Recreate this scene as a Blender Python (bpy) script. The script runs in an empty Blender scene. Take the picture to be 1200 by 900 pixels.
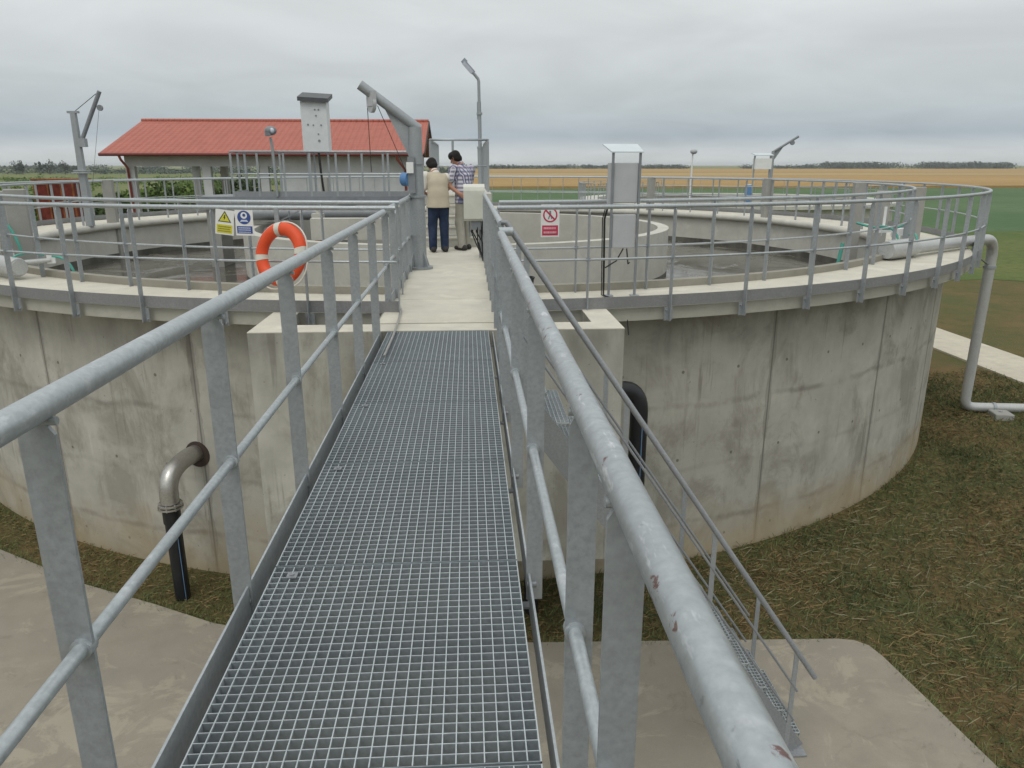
import bpy, math, random
import numpy as np
from mathutils import Vector
R_ = math.radians
random.seed(7); rng = np.random.default_rng(7)
S = bpy.context.scene
COL = S.collection

# ------------------------------------------------------------------ camera
cd = bpy.data.cameras.new('camera'); cam = bpy.data.objects.new('camera', cd); COL.objects.link(cam)
cd.sensor_width = 36.0; cd.lens = 26.4; cd.clip_start = 0.05; cd.clip_end = 20000
cam.location = (0.30, 0.0, 1.5)
cam.rotation_euler = (R_(90 - 16.28), 0, R_(-3.246))
S.camera = cam
# ------------------------------------------------------------------ world: overcast sky
W = bpy.data.worlds.new('World'); S.world = W; W.use_nodes = True
nt = W.node_tree; nt.nodes.clear()
SUN_EL, SUN_AZ = 52, 205          # azimuth clockwise from +Y
def N(t, ty, **k):
    n = t.nodes.new(ty)
    for a, v in k.items(): setattr(n, a, v)
    return n
def build_world():
    t = nt; L = t.links.new
    out = N(t, 'ShaderNodeOutputWorld')
    sky = N(t, 'ShaderNodeTexSky', sky_type='NISHITA', sun_disc=False)
    sky.sun_elevation = R_(SUN_EL); sky.sun_rotation = R_(SUN_AZ)
    sky.air_density = 1.0; sky.dust_density = 3.0
    tc = N(t, 'ShaderNodeTexCoord'); sep = N(t, 'ShaderNodeSeparateXYZ'); L(tc.outputs['Generated'], sep.inputs[0])
    zc = N(t, 'ShaderNodeMath', operation='MAXIMUM'); L(sep.outputs['Z'], zc.inputs[0]); zc.inputs[1].default_value = 0.0
    ramp = N(t, 'ShaderNodeValToRGB'); L(zc.outputs[0], ramp.inputs[0])
    e = ramp.color_ramp.elements
    stops = [(0.0, (.58, .61, .61)), (0.016, (.56, .595, .605)), (0.034, (.405, .465, .51)), (0.06, (.47, .52, .545)), (0.10, (.56, .60, .61)),
             (0.17, (.645, .68, .683)), (0.30, (.70, .73, .733)), (0.5, (.78, .81, .81)), (1.0, (1.12, 1.13, 1.12))]
    e[0].position, e[0].color = stops[0][0], (*stops[0][1], 1); e[1].position, e[1].color = stops[-1][0], (*stops[-1][1], 1)
    for p, c in stops[1:-1]:
        x = e.new(p); x.color = (*c, 1)
    # cloud deck: direction projected on a plane overhead
    zz = N(t, 'ShaderNodeMath', operation='ADD'); L(zc.outputs[0], zz.inputs[0]); zz.inputs[1].default_value = 0.16
    dv = N(t, 'ShaderNodeVectorMath', operation='DIVIDE'); L(tc.outputs['Generated'], dv.inputs[0])
    cb = N(t, 'ShaderNodeCombineXYZ'); L(zz.outputs[0], cb.inputs[0]); L(zz.outputs[0], cb.inputs[1]); cb.inputs[2].default_value = 1000
    L(cb.outputs[0], dv.inputs[1])
    n1 = N(t, 'ShaderNodeTexNoise'); n1.inputs['Scale'].default_value = 1.25; n1.inputs['Detail'].default_value = 7; n1.inputs['Roughness'].default_value = .55
    n1.inputs['Distortion'].default_value = .5
    L(dv.outputs[0], n1.inputs['Vector'])
    mr = N(t, 'ShaderNodeMapRange'); L(n1.outputs['Fac'], mr.inputs[0])
    mr.inputs[1].default_value = .3; mr.inputs[2].default_value = .72; mr.inputs[3].default_value = .92; mr.inputs[4].default_value = 1.10
    mul = N(t, 'ShaderNodeMixRGB', blend_type='MULTIPLY'); mul.inputs[0].default_value = 1
    L(ramp.outputs[0], mul.inputs[1]); L(mr.outputs[0], mul.inputs[2])
    b1 = N(t, 'ShaderNodeBackground'); b1.inputs[1].default_value = 0.05; L(sky.outputs[0], b1.inputs[0])
    b2 = N(t, 'ShaderNodeBackground'); b2.inputs[1].default_value = 1.0; L(mul.outputs[0], b2.inputs[0])
    mx = N(t, 'ShaderNodeMixShader'); mx.inputs[0].default_value = .93; L(b1.outputs[0], mx.inputs[1]); L(b2.outputs[0], mx.inputs[2])
    L(mx.outputs[0], out.inputs[0])
build_world()
sd = bpy.data.lights.new('sun', 'SUN'); sd.energy = 0.75; sd.angle = R_(28); sd.color = (1, .97, .92)
sun = bpy.data.objects.new('sun', sd); COL.objects.link(sun)
az, el = R_(SUN_AZ), R_(SUN_EL)
sv = Vector((math.sin(az) * math.cos(el), math.cos(az) * math.cos(el), math.sin(el)))
sun.rotation_euler = sv.to_track_quat('Z', 'Y').to_euler(); sun.location = (0, -20, 40)
S.view_settings.view_transform = 'Standard'; S.view_settings.look = 'None'
S.view_settings.exposure = 0.12; S.view_settings.gamma = 1; S.view_settings.use_curve_mapping = False

# ------------------------------------------------------------------ materials
MATS = {}
class Mt:
    def __init__(s, name, rough=.7, metal=0.0, spec=.3):
        m = bpy.data.materials.new(name); m.use_nodes = True; s.m = m; s.t = m.node_tree
        s.b = s.t.nodes['Principled BSDF']; s.b.inputs['Roughness'].default_value = rough; s.b.inputs['Metallic'].default_value = metal
        s.b.inputs['Specular IOR Level'].default_value = spec
        s.tc = N(s.t, 'ShaderNodeTexCoord'); s.L = s.t.links.new; MATS[name] = m; s.pos = s.tc.outputs['Object']
    def vec(s, sx, sy, sz):
        mp = N(s.t, 'ShaderNodeMapping'); mp.inputs['Scale'].default_value = (sx, sy, sz); s.L(s.pos, mp.inputs[0]); return mp.outputs[0]
    def noise(s, scale, detail=5, rough=.55, stretch=None, dist=0):
        n = N(s.t, 'ShaderNodeTexNoise'); n.inputs['Scale'].default_value = scale; n.inputs['Detail'].default_value = detail
        n.inputs['Roughness'].default_value = rough; n.inputs['Distortion'].default_value = dist
        s.L(s.vec(*stretch) if stretch else s.pos, n.inputs['Vector']); return n.outputs['Fac']
    def rng(s, v, a, b, c=0., d=1.):
        n = N(s.t, 'ShaderNodeMapRange'); s.L(v, n.inputs[0])
        for i, x in enumerate((a, b, c, d)): n.inputs[i + 1].default_value = x
        return n.outputs[0]
    def math(s, op, a, b=None):
        n = N(s.t, 'ShaderNodeMath', operation=op)
        for i, x in enumerate((a, b)):
            if x is None: continue
            if isinstance(x, (int, float)): n.inputs[i].default_value = x
            else: s.L(x, n.inputs[i])
        return n.outputs[0]
    def mix(s, f, a, b, mode='MIX'):
        n = N(s.t, 'ShaderNodeMixRGB', blend_type=mode)
        for i, x in enumerate((f, a, b)):
            if isinstance(x, (int, float)): n.inputs[i].default_value = x
            elif isinstance(x, tuple): n.inputs[i].default_value = (*x, 1)
            else: s.L(x, n.inputs[i])
        return n.outputs[0]
    def color(s, c):
        if isinstance(c, tuple): s.b.inputs['Base Color'].default_value = (*c, 1)
        else: s.L(c, s.b.inputs['Base Color'])
        return s
    def rough(s, c): s.L(c, s.b.inputs['Roughness']); return s
    def bump(s, h, st=.3, d=.02):
        n = N(s.t, 'ShaderNodeBump'); n.inputs['Strength'].default_value = st; n.inputs['Distance'].default_value = d
        s.L(h, n.inputs['Height']); s.L(n.outputs[0], s.b.inputs['Normal']); return s
    def sep(s):
        n = N(s.t, 'ShaderNodeSeparateXYZ'); s.L(s.pos, n.inputs[0]); return n.outputs

def galv(name, c, metal=.55, rough=.45, stain=.5):
    m = Mt(name, rough, metal, .4)
    spang = m.noise(55, 3, .6); blot = m.noise(9, 5, .6); big = m.noise(2.1, 3)
    k = m.mix(m.rng(spang, .3, .7), tuple(x * .86 for x in c), tuple(min(1, x * 1.12) for x in c))
    k = m.mix(m.rng(big, .35, .7, 0, .5), k, tuple(x * .8 for x in c))
    k = m.mix(m.rng(blot, .6, .72, 0, stain), k, (.62, .64, .64)); k = m.mix(m.rng(m.noise(21, 4, .65, (1, .45, 1) if 'tube' in name else (1, 1, .35)), .62, .7, 0, stain*.7), k, (.66, .68, .68)); k = m.mix(m.rng(m.noise(33, 4, .6), .69, .74, 0, .45), k, tuple(x*.45 for x in c))
    m.color(k); m.rough(m.rng(blot, .3, .7, rough - .08, rough + .15)); m.bump(spang, .05, .01)
    return m
m = galv('galvanised_tube', (.43, .465, .48), .5, .42, .6)
# rust spots on a tube are in galvanised_tube_rusty
m = galv('galvanised_tube_rusty', (.40, .43, .445), .5, .40, .6)
r = m.noise(16, 3, .5); cur = m.b.inputs['Base Color'].links[0].from_socket
zr_ = m.noise(30, 4, .65, (1, .25, 1)); cur = m.mix(m.rng(zr_, .60, .68, 0, .55), cur, (.74, .76, .76)); cur = m.mix(m.rng(m.noise(45, 4, .6, (1, .4, 1)), .68, .73, 0, .6), cur, (.16, .17, .18))
r2 = m.math('MULTIPLY', m.rng(r, .665, .685), m.rng(m.noise(70, 4, .7), .46, .54)); m.color(m.mix(m.math('MULTIPLY', r2, .85), cur, (.15, .06, .045)))
galv('galvanised_flat', (.36, .385, .40), .45, .5, .15)
galv('galvanised_dull', (.30, .315, .33), .4, .55, .1)
galv('toe_steel', (.27, .275, .275), .3, .6, .1)
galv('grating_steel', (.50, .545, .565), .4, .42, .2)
galv('grating_shaded', (.265, .30, .32), .3, .6, .05)  # darker copy of grating_steel: the shade between the bars put into the colour
galv('pipe_steel', (.50, .51, .50), .35, .42, .3)
galv('stainless', (.50, .49, .46), .85, .35, .1)

# board-formed concrete of the round wall: panel joints, lift seams, streaks, soil splash at the foot
def wall_concrete(name, base, joints=True):
    m = Mt(name, .85, 0, .25)
    x, y, z = m.sep(); gp = N(m.t, 'ShaderNodeNewGeometry'); gs = N(m.t, 'ShaderNodeSeparateXYZ'); m.L(gp.outputs['Position'], gs.inputs[0]); z = gs.outputs[2]
    fine = m.noise(38, 6, .65); mid = m.noise(2.6, 6, .6); big = m.noise(.55, 4, .55)
    st = m.noise(3.4, 5, .62, (1, 1, .2)); st2 = m.noise(9, 4, .6, (1, 1, .07))
    d = tuple(v * .62 for v in base); l = tuple(min(1, v * 1.16) for v in base)
    k = m.mix(m.rng(mid, .32, .7), tuple(v * .86 for v in base), l)
    k = m.mix(m.rng(big, .4, .66, 0, .55), k, tuple(v * .8 for v in base))
    k = m.mix(m.rng(st, .52, .8, 0, .45), k, d); k = m.mix(m.rng(m.noise(1.3, 6, .7, (1, 1, .6), .6), .50, .62, 0, .55), k, (.21, .195, .155)); k = m.mix(m.rng(m.noise(.9, 6, .6, (1, 1, 2.2), .5), .54, .66, 0, .4), k, tuple(min(1, v * 1.12) for v in base))
    k = m.mix(m.rng(st2, .62, .8, 0, .3), k, l)
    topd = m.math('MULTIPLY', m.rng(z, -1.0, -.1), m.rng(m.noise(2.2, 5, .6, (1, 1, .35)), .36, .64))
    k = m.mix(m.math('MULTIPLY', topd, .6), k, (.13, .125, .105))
    if joints:
        ang = m.math('ARCTAN2', y, x)
        a = m.math('ADD', m.math('MULTIPLY', ang, 27 / (2 * math.pi)), 27.0 - (-67.0 + 360) / 360 * 27 + 27)
        f = m.math('ABSOLUTE', m.math('SUBTRACT', m.math('FRACT', a), .5))
        wob = m.rng(m.noise(3, 4, .6), .3, .7, .472, .494)
        jl = m.math('GREATER_THAN', f, wob)
        k = m.mix(m.math('MULTIPLY', jl, .38), k, (.16, .15, .13))
        js = m.rng(f, .4945, .4965); k = m.mix(m.math('MULTIPLY', js, .6), k, (.09, .085, .075))
        wz = m.math('ADD', z, m.rng(m.noise(1.1, 3), .3, .7, -.05, .05))
        for h in (-1.36, -2.2, -2.98):
            q = m.math('ABSOLUTE', m.math('SUBTRACT', wz, h))
            s_ = m.math('MULTIPLY', m.rng(q, .012, .055, 1, 0), m.rng(m.noise(1.7, 5, .65), .42, .6, .1, .8 if h != -2.2 else .35))
            k = m.mix(m.math('MULTIPLY', s_, .62), k, (.14, .13, .115))
    dr = m.math('MULTIPLY', m.rng(m.noise(11, 4, .6, (1, 1, .05)), .60, .68), m.rng(m.noise(1.2, 4, .6), .42, .6))
    k = m.mix(m.math('MULTIPLY', dr, .55), k, (.15, .14, .115))
    lime = m.math('MULTIPLY', m.rng(m.noise(7, 4, .6, (1, 1, .06)), .66, .72), m.rng(m.noise(1.6, 4, .6), .5, .62))
    k = m.mix(m.math('MULTIPLY', lime, .5), k, (.56, .54, .48))
    if joints:
        ty = m.math('ABSOLUTE', m.math('SUBTRACT', m.math('FRACT', m.math('ADD', m.math('MULTIPLY', ang, 81 / (2 * math.pi)), 40.25)), .5))
        tz = m.math('ABSOLUTE', m.math('SUBTRACT', m.math('FRACT', m.math('ADD', m.math('MULTIPLY', z, 1 / 1.15), 20.3)), .5))
        dd = m.math('SQRT', m.math('ADD', m.math('POWER', m.math('MULTIPLY', ty, .81), 2), m.math('POWER', m.math('MULTIPLY', tz, 1.15), 2)))
        k = m.mix(m.rng(dd, .016, .024, .75, 0), k, (.10, .095, .08))
    foot = m.math('MULTIPLY', m.rng(m.math('ADD', z, m.rng(m.noise(1.6, 5), .2, .8, -.4, .4)), -3.5, -2.65, 1, 0), .75)
    k = m.mix(foot, k, (.36, .285, .165))
    pits = m.noise(24, 2, .5); k = m.mix(m.rng(pits, .72, .76, 0, .5), k, (.12, .115, .1))
    dark = m.rng(m.noise(1.5, 3, .5), .66, .74, 0, .35); k = m.mix(dark, k, (.17, .155, .13))
    m.color(k); m.bump(m.mix(.5, fine, mid), .22, .012); return m
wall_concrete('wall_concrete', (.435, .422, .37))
wall_concrete('chamber_concrete', (.46, .45, .395), False)
def plain_concrete(name, c, dirt=.4, tint=(.30, .27, .21), sc=1.0):
    m = Mt(name, .88, 0, .25); fine = m.noise(60, 5, .65); mid = m.noise(3.2 * sc, 6, .62); big = m.noise(.8 * sc, 5, .6); bl = m.noise(1.7 * sc, 6, .55, dist=.8)
    k = m.mix(m.rng(mid, .3, .72), tuple(v * .84 for v in c), tuple(min(1, v * 1.1) for v in c))
    k = m.mix(m.rng(big, .42, .7, 0, dirt), k, tint)
    k = m.mix(m.rng(bl, .60, .66, 0, .4), k, tuple(min(1, v * 1.22) for v in c))
    k = m.mix(m.rng(fine, .3, .7, .0, .28), k, tuple(v * .7 for v in c))
    m.color(k); m.bump(m.mix(.5, fine, mid), .2, .01); return m
plain_concrete('slab_concrete', (.62, .595, .505), .25, (.44, .40, .31))
plain_concrete('fascia_concrete', (.45, .44, .38), .45, (.27, .26, .215), 1.6)
plain_concrete('upstand_concrete', (.33, .315, .265), .4, (.25, .235, .19))
plain_concrete('ring_concrete', (.55, .54, .485), .3, (.40, .385, .33))
plain_concrete('paving', (.305, .276, .222), .6, (.25, .23, .19), .9)
m = MATS['paving']; q = object.__new__(Mt); q.m = m; q.t = m.node_tree; q.L = q.t.links.new; q.b = q.t.nodes['Principled BSDF']; q.pos = N(q.t, 'ShaderNodeTexCoord').outputs['Object']
cur = q.b.inputs['Base Color'].links[0].from_socket
cur = q.mix(q.rng(q.noise(1.1, 7, .7, dist=1.5), .54, .60, 0, .5), cur, (.40, .36, .28)); cur = q.mix(q.rng(q.noise(2.3, 7, .7, dist=1), .60, .66, 0, .5), cur, (.20, .18, .14)); cur = q.mix(q.rng(q.noise(40, 3, .6), .68, .74, 0, .5), cur, (.12, .11, .085))
vz = N(q.t, 'ShaderNodeTexVoronoi', feature='DISTANCE_TO_EDGE'); vz.inputs['Scale'].default_value = .38
wv_ = N(q.t, 'ShaderNodeVectorMath', operation='ADD'); nz = N(q.t, 'ShaderNodeTexNoise'); nz.inputs['Scale'].default_value = 1.6; nz.inputs['Detail'].default_value = 6; q.L(q.pos, nz.inputs['Vector']); q.L(q.pos, wv_.inputs[0]); q.L(nz.outputs['Color'], wv_.inputs[1]); q.L(wv_.outputs[0], vz.inputs['Vector'])
cur = q.mix(q.math('MULTIPLY', q.rng(vz.outputs['Distance'], .002, .006, 1, 0), q.rng(q.noise(.6, 3), .5, .58, 0, .12)), cur, (.10, .09, .07)); q.color(cur)
plain_concrete('path_concrete', (.56, .52, .42), .3, (.42, .38, .30))
plain_concrete('upright_concrete', (.36, .355, .33), .35, (.24, .235, .21))
plain_concrete('render_wall', (.55, .565, .57), .1, (.48, .49, .49), .4)
m = Mt('wet_concrete', .5, 0, .4); m.color(m.mix(m.rng(m.noise(3, 5, .6, (1, 1, .3)), .35, .65), (.06, .057, .048), (.13, .125, .105)))
# water
m = Mt('murky_water', .12, 0, .5)
h1 = m.noise(1.4, 5, .6); h2 = m.noise(14, 4, .6); sc = m.noise(.5, 6, .7, dist=1.2)
m.color(m.mix(m.rng(sc, .52, .62, 0, .6), (.085, .08, .064), (.19, .175, .145))); m.rough(m.rng(sc, .45, .6, .05, .35))
m.bump(m.mix(.35, h1, h2), .12, .03)
# ground
m = Mt('mown_ground', .95, 0, .1)
a = m.noise(.42, 5, .6); b = m.noise(1.9, 6, .65, dist=.5); f = m.noise(26, 6, .7)
k = m.mix(m.rng(a, .4, .62), (.12, .11, .045), (.20, .135, .063)); k = m.mix(m.rng(b, .48, .66, 0, .8), k, (.075, .095, .032)); k = m.mix(m.rng(m.noise(.23, 4, .6, dist=1), .48, .6, 0, .7), k, (.085, .11, .04))
k = m.mix(m.rng(f, .4, .7, 0, .7), k, (.17, .135, .07)); k = m.mix(m.rng(f, .2, .42, .75, 0), k, (.03, .028, .012))
m.color(k); m.bump(f, .8, .06)
def field(name, c1, c2, c3, s1=.06, s2=1.5, stretch=None):
    m = Mt(name, .95, 0, .1); a = m.noise(s1, 6, .65, stretch); f = m.noise(s2, 5, .7)
    k = m.mix(m.rng(a, .38, .64), c1, c2); k = m.mix(m.rng(f, .42, .7, 0, .7), k, c3); m.color(k); m.bump(f, .7, .3); return m
field('green_crop', (.085, .145, .066), (.115, .175, .085), (.07, .12, .055), .05, 1.2)
field('weedy_grass', (.10, .145, .045), (.15, .17, .06), (.075, .105, .035), .12, 2.)
field('ripe_wheat', (.33, .215, .085), (.42, .29, .13), (.27, .175, .075), .012, .35, (.12, 1, 1))
field('far_pasture', (.17, .19, .075), (.24, .23, .10), (.12, .15, .055), .01, .2, (.15, 1, 1))
field('meadow_grass', (.13, .16, .06), (.19, .20, .08), (.09, .12, .045), .01, .2, (.15, 1, 1))
field('dry_stubble', (.36, .27, .13), (.45, .33, .16), (.28, .21, .11), .01, .3, (.15, 1, 1))
# greenery
def leaf(name, c1, c2):
    m = Mt(name, .75, 0, .2); oi = N(m.t, 'ShaderNodeNewGeometry')
    m.color(m.mix(oi.outputs['Random Per Island'], c1, c2)); return m
leaf('dark_leaf', (.03, .05, .025), (.065, .09, .04))
leaf('hazed_leaf', (.075, .10, .085), (.115, .14, .115))  # leaf green lightened and blued: distance haze painted into the colour
leaf('bright_leaf', (.08, .13, .025), (.14, .20, .05))
leaf('mid_leaf', (.05, .085, .025), (.09, .125, .04))
leaf('blade_green', (.08, .10, .036), (.165, .18, .07))
leaf('blade_dark', (.035, .055, .02), (.075, .10, .04))
leaf('blade_brown', (.15, .10, .045), (.27, .19, .09))
leaf('blade_straw', (.20, .185, .10), (.31, .29, .18))
m = Mt('bark', .9); m.color(m.mix(m.noise(9, 4), (.07, .05, .035), (.13, .10, .07)))
# building
m = Mt('red_roof_tile', .6, 0, .35)
x, y, z = m.sep()
wv = m.math('SINE', m.math('MULTIPLY', x, 2 * math.pi / .30)); rows = m.math('FRACT', m.math('MULTIPLY', y, 1 / .36))
vv = m.noise(1.4, 4); cellx = m.math('FLOOR', m.math('MULTIPLY', x, 1 / .30)); celly = m.math('FLOOR', m.math('MULTIPLY', y, 1 / .36))
wn = N(m.t, 'ShaderNodeTexWhiteNoise', noise_dimensions='2D'); cbx = N(m.t, 'ShaderNodeCombineXYZ'); m.L(cellx, cbx.inputs[0]); m.L(celly, cbx.inputs[1]); m.L(cbx.outputs[0], wn.inputs['Vector'])
k = m.mix(m.math('MULTIPLY', wn.outputs['Value'], .5), (.42, .130, .092), (.34, .10, .072)); k = m.mix(m.rng(vv, .4, .7, 0, .35), k, (.48, .15, .105))
k = m.mix(m.rng(rows, .0, .13, .55, 0), k, (.18, .035, .025))
m.color(k); m.bump(m.math('ADD', m.math('MULTIPLY', wv, .5), rows), 1, .05)
def flat(name, c, rough=.6, metal=0, spec=.35, var=.12):
    m = Mt(name, rough, metal, spec); n_ = m.noise(6, 5, .6)
    m.color(m.mix(m.rng(n_, .3, .7), tuple(v * (1 - var) for v in c), tuple(min(1, v * (1 + var)) for v in c))); return m
flat('dark_red_trim', (.15, .035, .03), .5)
flat('red_downpipe', (.25, .06, .045), .45)
flat('dark_timber', (.05, .035, .028), .7)
flat('pale_cabinet', (.62, .645, .65), .5, 0, .4, .05)
flat('grey_cabinet', (.43, .445, .455), .45, 0, .4, .05)
flat('light_roof_sheet', (.60, .66, .68), .35, .3, .5, .06)
flat('dark_roof_edge', (.075, .08, .085), .5)
flat('ivory_plastic', (.60, .60, .53), .45, 0, .4, .05)
flat('black_plastic', (.016, .017, .019), .38, 0, .4)
flat('cable_black', (.02, .02, .02), .6)
flat('pipe_stripe', (.12, .22, .36), .5)
flat('teal_hose', (.09, .36, .29), .5)
flat('white_paint', (.74, .75, .74), .45, 0, .4, .04)
flat('rust_brown', (.14, .03, .02), .75, 0, .2, .4)
flat('rust_orange', (.22, .08, .03), .8, 0, .2, .4)
flat('blue_paint', (.10, .22, .42), .4)
flat('sign_white', (.76, .77, .75), .4, 0, .4, .03)
flat('sign_yellow', (.62, .58, .06), .4, 0, .4, .05)
flat('sign_blue', (.045, .085, .28), .4, 0, .4, .05)
flat('sign_red', (.52, .04, .10), .4, 0, .4, .05)
flat('sign_black', (.05, .05, .03), .5)
flat('text_pale', (.55, .62, .75), .5); flat('text_pink', (.75, .42, .46), .5); flat('text_olive', (.26, .25, .05), .5)
flat('buoy_orange', (.72, .085, .025), .5, 0, .35, .1)
flat('buoy_band', (.60, .59, .52), .6)
flat('rope_white', (.66, .62, .55), .8)
flat('lamp_grey', (.36, .39, .46), .4, .2)
flat('lamp_glass', (.55, .58, .66), .25, 0, .5)
flat('lead_grey', (.22, .235, .25), .6, .1)
flat('skin', (.42, .22, .15), .6, 0, .3, .08); flat('hair_dark', (.014, .012, .011), .7, 0, .25)
flat('vest_beige', (.50, .44, .335), .85, 0, .15, .08); flat('shirt_white', (.68, .66, .60), .85, 0, .15, .05)
m = Mt('blue_jeans', .9, 0, .1); m.color(m.mix(m.rng(m.noise(5, 5), .35, .68), (.018, .028, .058), (.045, .062, .11)))
flat('khaki_cloth', (.36, .345, .295), .9, 0, .1, .12); flat('shoe_dark', (.03, .028, .026), .6)
# plaid
m = Mt('plaid_cloth', .9, 0, .1); x, y, z = m.sep()
def stripe(v, per, w, off=0): return m.math('LESS_THAN', m.math('FRACT', m.math('ADD', m.math('MULTIPLY', v, 1 / per), off + 20)), w)
hx = m.math('ADD', x, m.math('MULTIPLY', y, .8))
k = m.mix(m.math('MULTIPLY', stripe(hx, .068, .5), .75), (.60, .60, .63), (.06, .065, .17)); k = m.mix(m.math('MULTIPLY', stripe(z, .068, .5, .1), .7), k, (.09, .09, .20))
k = m.mix(m.math('MULTIPLY', stripe(hx, .085, .1, .3), .8), k, (.70, .68, .70)); k = m.mix(m.math('MULTIPLY', stripe(z, .17, .08, .5), .25), k, (.30, .10, .16)); m.color(k)

# ------------------------------------------------------------------ mesh helpers
class MB:
    """collects boxes, bars, tubes ... and links them as ONE mesh object"""
    def __init__(s): s.v = []; s.f = []; s.m = []; s.sm = []; s.cur = 0; s.smooth = False
    def add(s, vs, fs, smooth=None):
        o = len(s.v); s.v += [tuple(map(float, p)) for p in vs]; sm = s.smooth if smooth is None else smooth
        for f in fs: s.f.append(tuple(i + o for i in f)); s.m.append(s.cur); s.sm.append(sm)
        return s
    def box(s, a, b):
        (x0, y0, z0), (x1, y1, z1) = a, b
        return s.add([(x0,y0,z0),(x1,y0,z0),(x1,y1,z0),(x0,y1,z0),(x0,y0,z1),(x1,y0,z1),(x1,y1,z1),(x0,y1,z1)],
                     [(0,3,2,1),(4,5,6,7),(0,1,5,4),(1,2,6,5),(2,3,7,6),(3,0,4,7)], False)
    def cbox(s, c, sz, rz=0, bev=0):
        hx, hy, hz = (q / 2 for q in sz); ca, sa = math.cos(rz), math.sin(rz)
        def T(x, y, z): return (c[0] + x * ca - y * sa, c[1] + x * sa + y * ca, c[2] + z)
        if not bev:
            return s.add([T(*p) for p in [(-hx,-hy,-hz),(hx,-hy,-hz),(hx,hy,-hz),(-hx,hy,-hz),(-hx,-hy,hz),(hx,-hy,hz),(hx,hy,hz),(-hx,hy,hz)]],
                     [(0,3,2,1),(4,5,6,7),(0,1,5,4),(1,2,6,5),(2,3,7,6),(3,0,4,7)], False)
        e = bev; ring = lambda ix, iy, z: [T(*p) for p in [(-ix+e,-iy,z),(ix-e,-iy,z),(ix,-iy+e,z),(ix,iy-e,z),(ix-e,iy,z),(-ix+e,iy,z),(-ix,iy-e,z),(-ix,-iy+e,z)]]
        vs = ring(hx-e, hy-e, -hz) + ring(hx, hy, -hz+e) + ring(hx, hy, hz-e) + ring(hx-e, hy-e, hz); fs = []
        for r in range(3):
            for i in range(8): fs.append((r*8+i, r*8+(i+1)%8, r*8+8+(i+1)%8, r*8+8+i))
        fs += [tuple(range(7, -1, -1)), tuple(range(24, 32))]
        return s.add(vs, fs, False)
    def bar(s, p, q, w, d, up=(0, 0, 1)):
        p, q = Vector(p), Vector(q); t = (q - p).normalized(); u = Vector(up)
        a = t.cross(u)
        if a.length < 1e-4: a = t.cross(Vector((0, 1, 0)))
        a.normalize(); b = a.cross(t); a *= w / 2; b *= d / 2
        vs = [p - a - b, p + a - b, p + a + b, p - a + b, q - a - b, q + a - b, q + a + b, q - a + b]
        return s.add(vs, [(0,3,2,1),(4,5,6,7),(0,1,5,4),(1,2,6,5),(2,3,7,6),(3,0,4,7)], False)
    def tube(s, path, r, n=10, cap=True, closed=False):
        P = [Vector(p) for p in path]; k = len(P); rs = r if isinstance(r, (list, tuple)) else [r] * k
        T = []
        for i in range(k):
            if closed: t = P[(i + 1) % k] - P[i - 1]
            else: t = P[min(i + 1, k - 1)] - P[max(i - 1, 0)]
            T.append(t.normalized())
        u = T[0].cross(Vector((0, 0, 1)))
        if u.length < .05: u = T[0].cross(Vector((0, 1, 0)))
        u.normalize(); vs = []
        for i in range(k):
            u = (u - T[i] * u.dot(T[i])).normalized(); w = T[i].cross(u)
            for j in range(n):
                a = 2 * math.pi * j / n; vs.append(P[i] + (u * math.cos(a) + w * math.sin(a)) * rs[i])
        fs = []
        for i in range(k if closed else k - 1):
            i2 = (i + 1) % k
            for j in range(n): fs.append((i*n+j, i*n+(j+1)%n, i2*n+(j+1)%n, i2*n+j))
        s.add(vs, fs, True)
        if cap and not closed: s.add(vs[:n], [tuple(range(n-1, -1, -1))], False); s.add(vs[-n:], [tuple(range(n))], False)
        return s
    def lathe(s, prof, c=(0, 0), a0=0, a1=360, n=96, smooth=True, capends=True):
        full = abs(a1 - a0) >= 359.9; k = len(prof); m_ = n if full else n + 1; vs = []
        for i in range(m_):
            a = R_(a0 + (a1 - a0) * i / n)
            for r, z in prof: vs.append((c[0] + r * math.cos(a), c[1] + r * math.sin(a), z))
        for e in range(k):                                   # each profile edge has its own vertices (sharp edges)
            e2 = (e + 1) % k; vv = []; fs = []
            for i in range(m_): vv += [vs[i*k+e], vs[i*k+e2]]
            for i in range(n):
                j = (i + 1) % m_; fs.append((2*i, 2*j, 2*j+1, 2*i+1))
            s.add(vv, fs, smooth)
        if not full and capends:
            s.add(vs[:k], [tuple(range(k))], False); s.add(vs[-k:], [tuple(range(k-1, -1, -1))], False)
        return s
    def disc(s, c, r, axis, h, n=24, smooth=True):
        a = Vector(axis).normalized(); c = Vector(c); return s.tube([c - a * h / 2, c + a * h / 2], r, n)
    def prism(s, poly, d0, d1):
        """poly: list of 3D points (planar), extruded from +d0 to +d1"""
        n = len(poly); A = [Vector(p) + Vector(d0) for p in poly]; B = [Vector(p) + Vector(d1) for p in poly]
        return s.add(A + B, [tuple(range(n-1, -1, -1)), tuple(range(n, 2*n))] + [(i, (i+1)%n, n+(i+1)%n, n+i) for i in range(n)], False)
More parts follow.
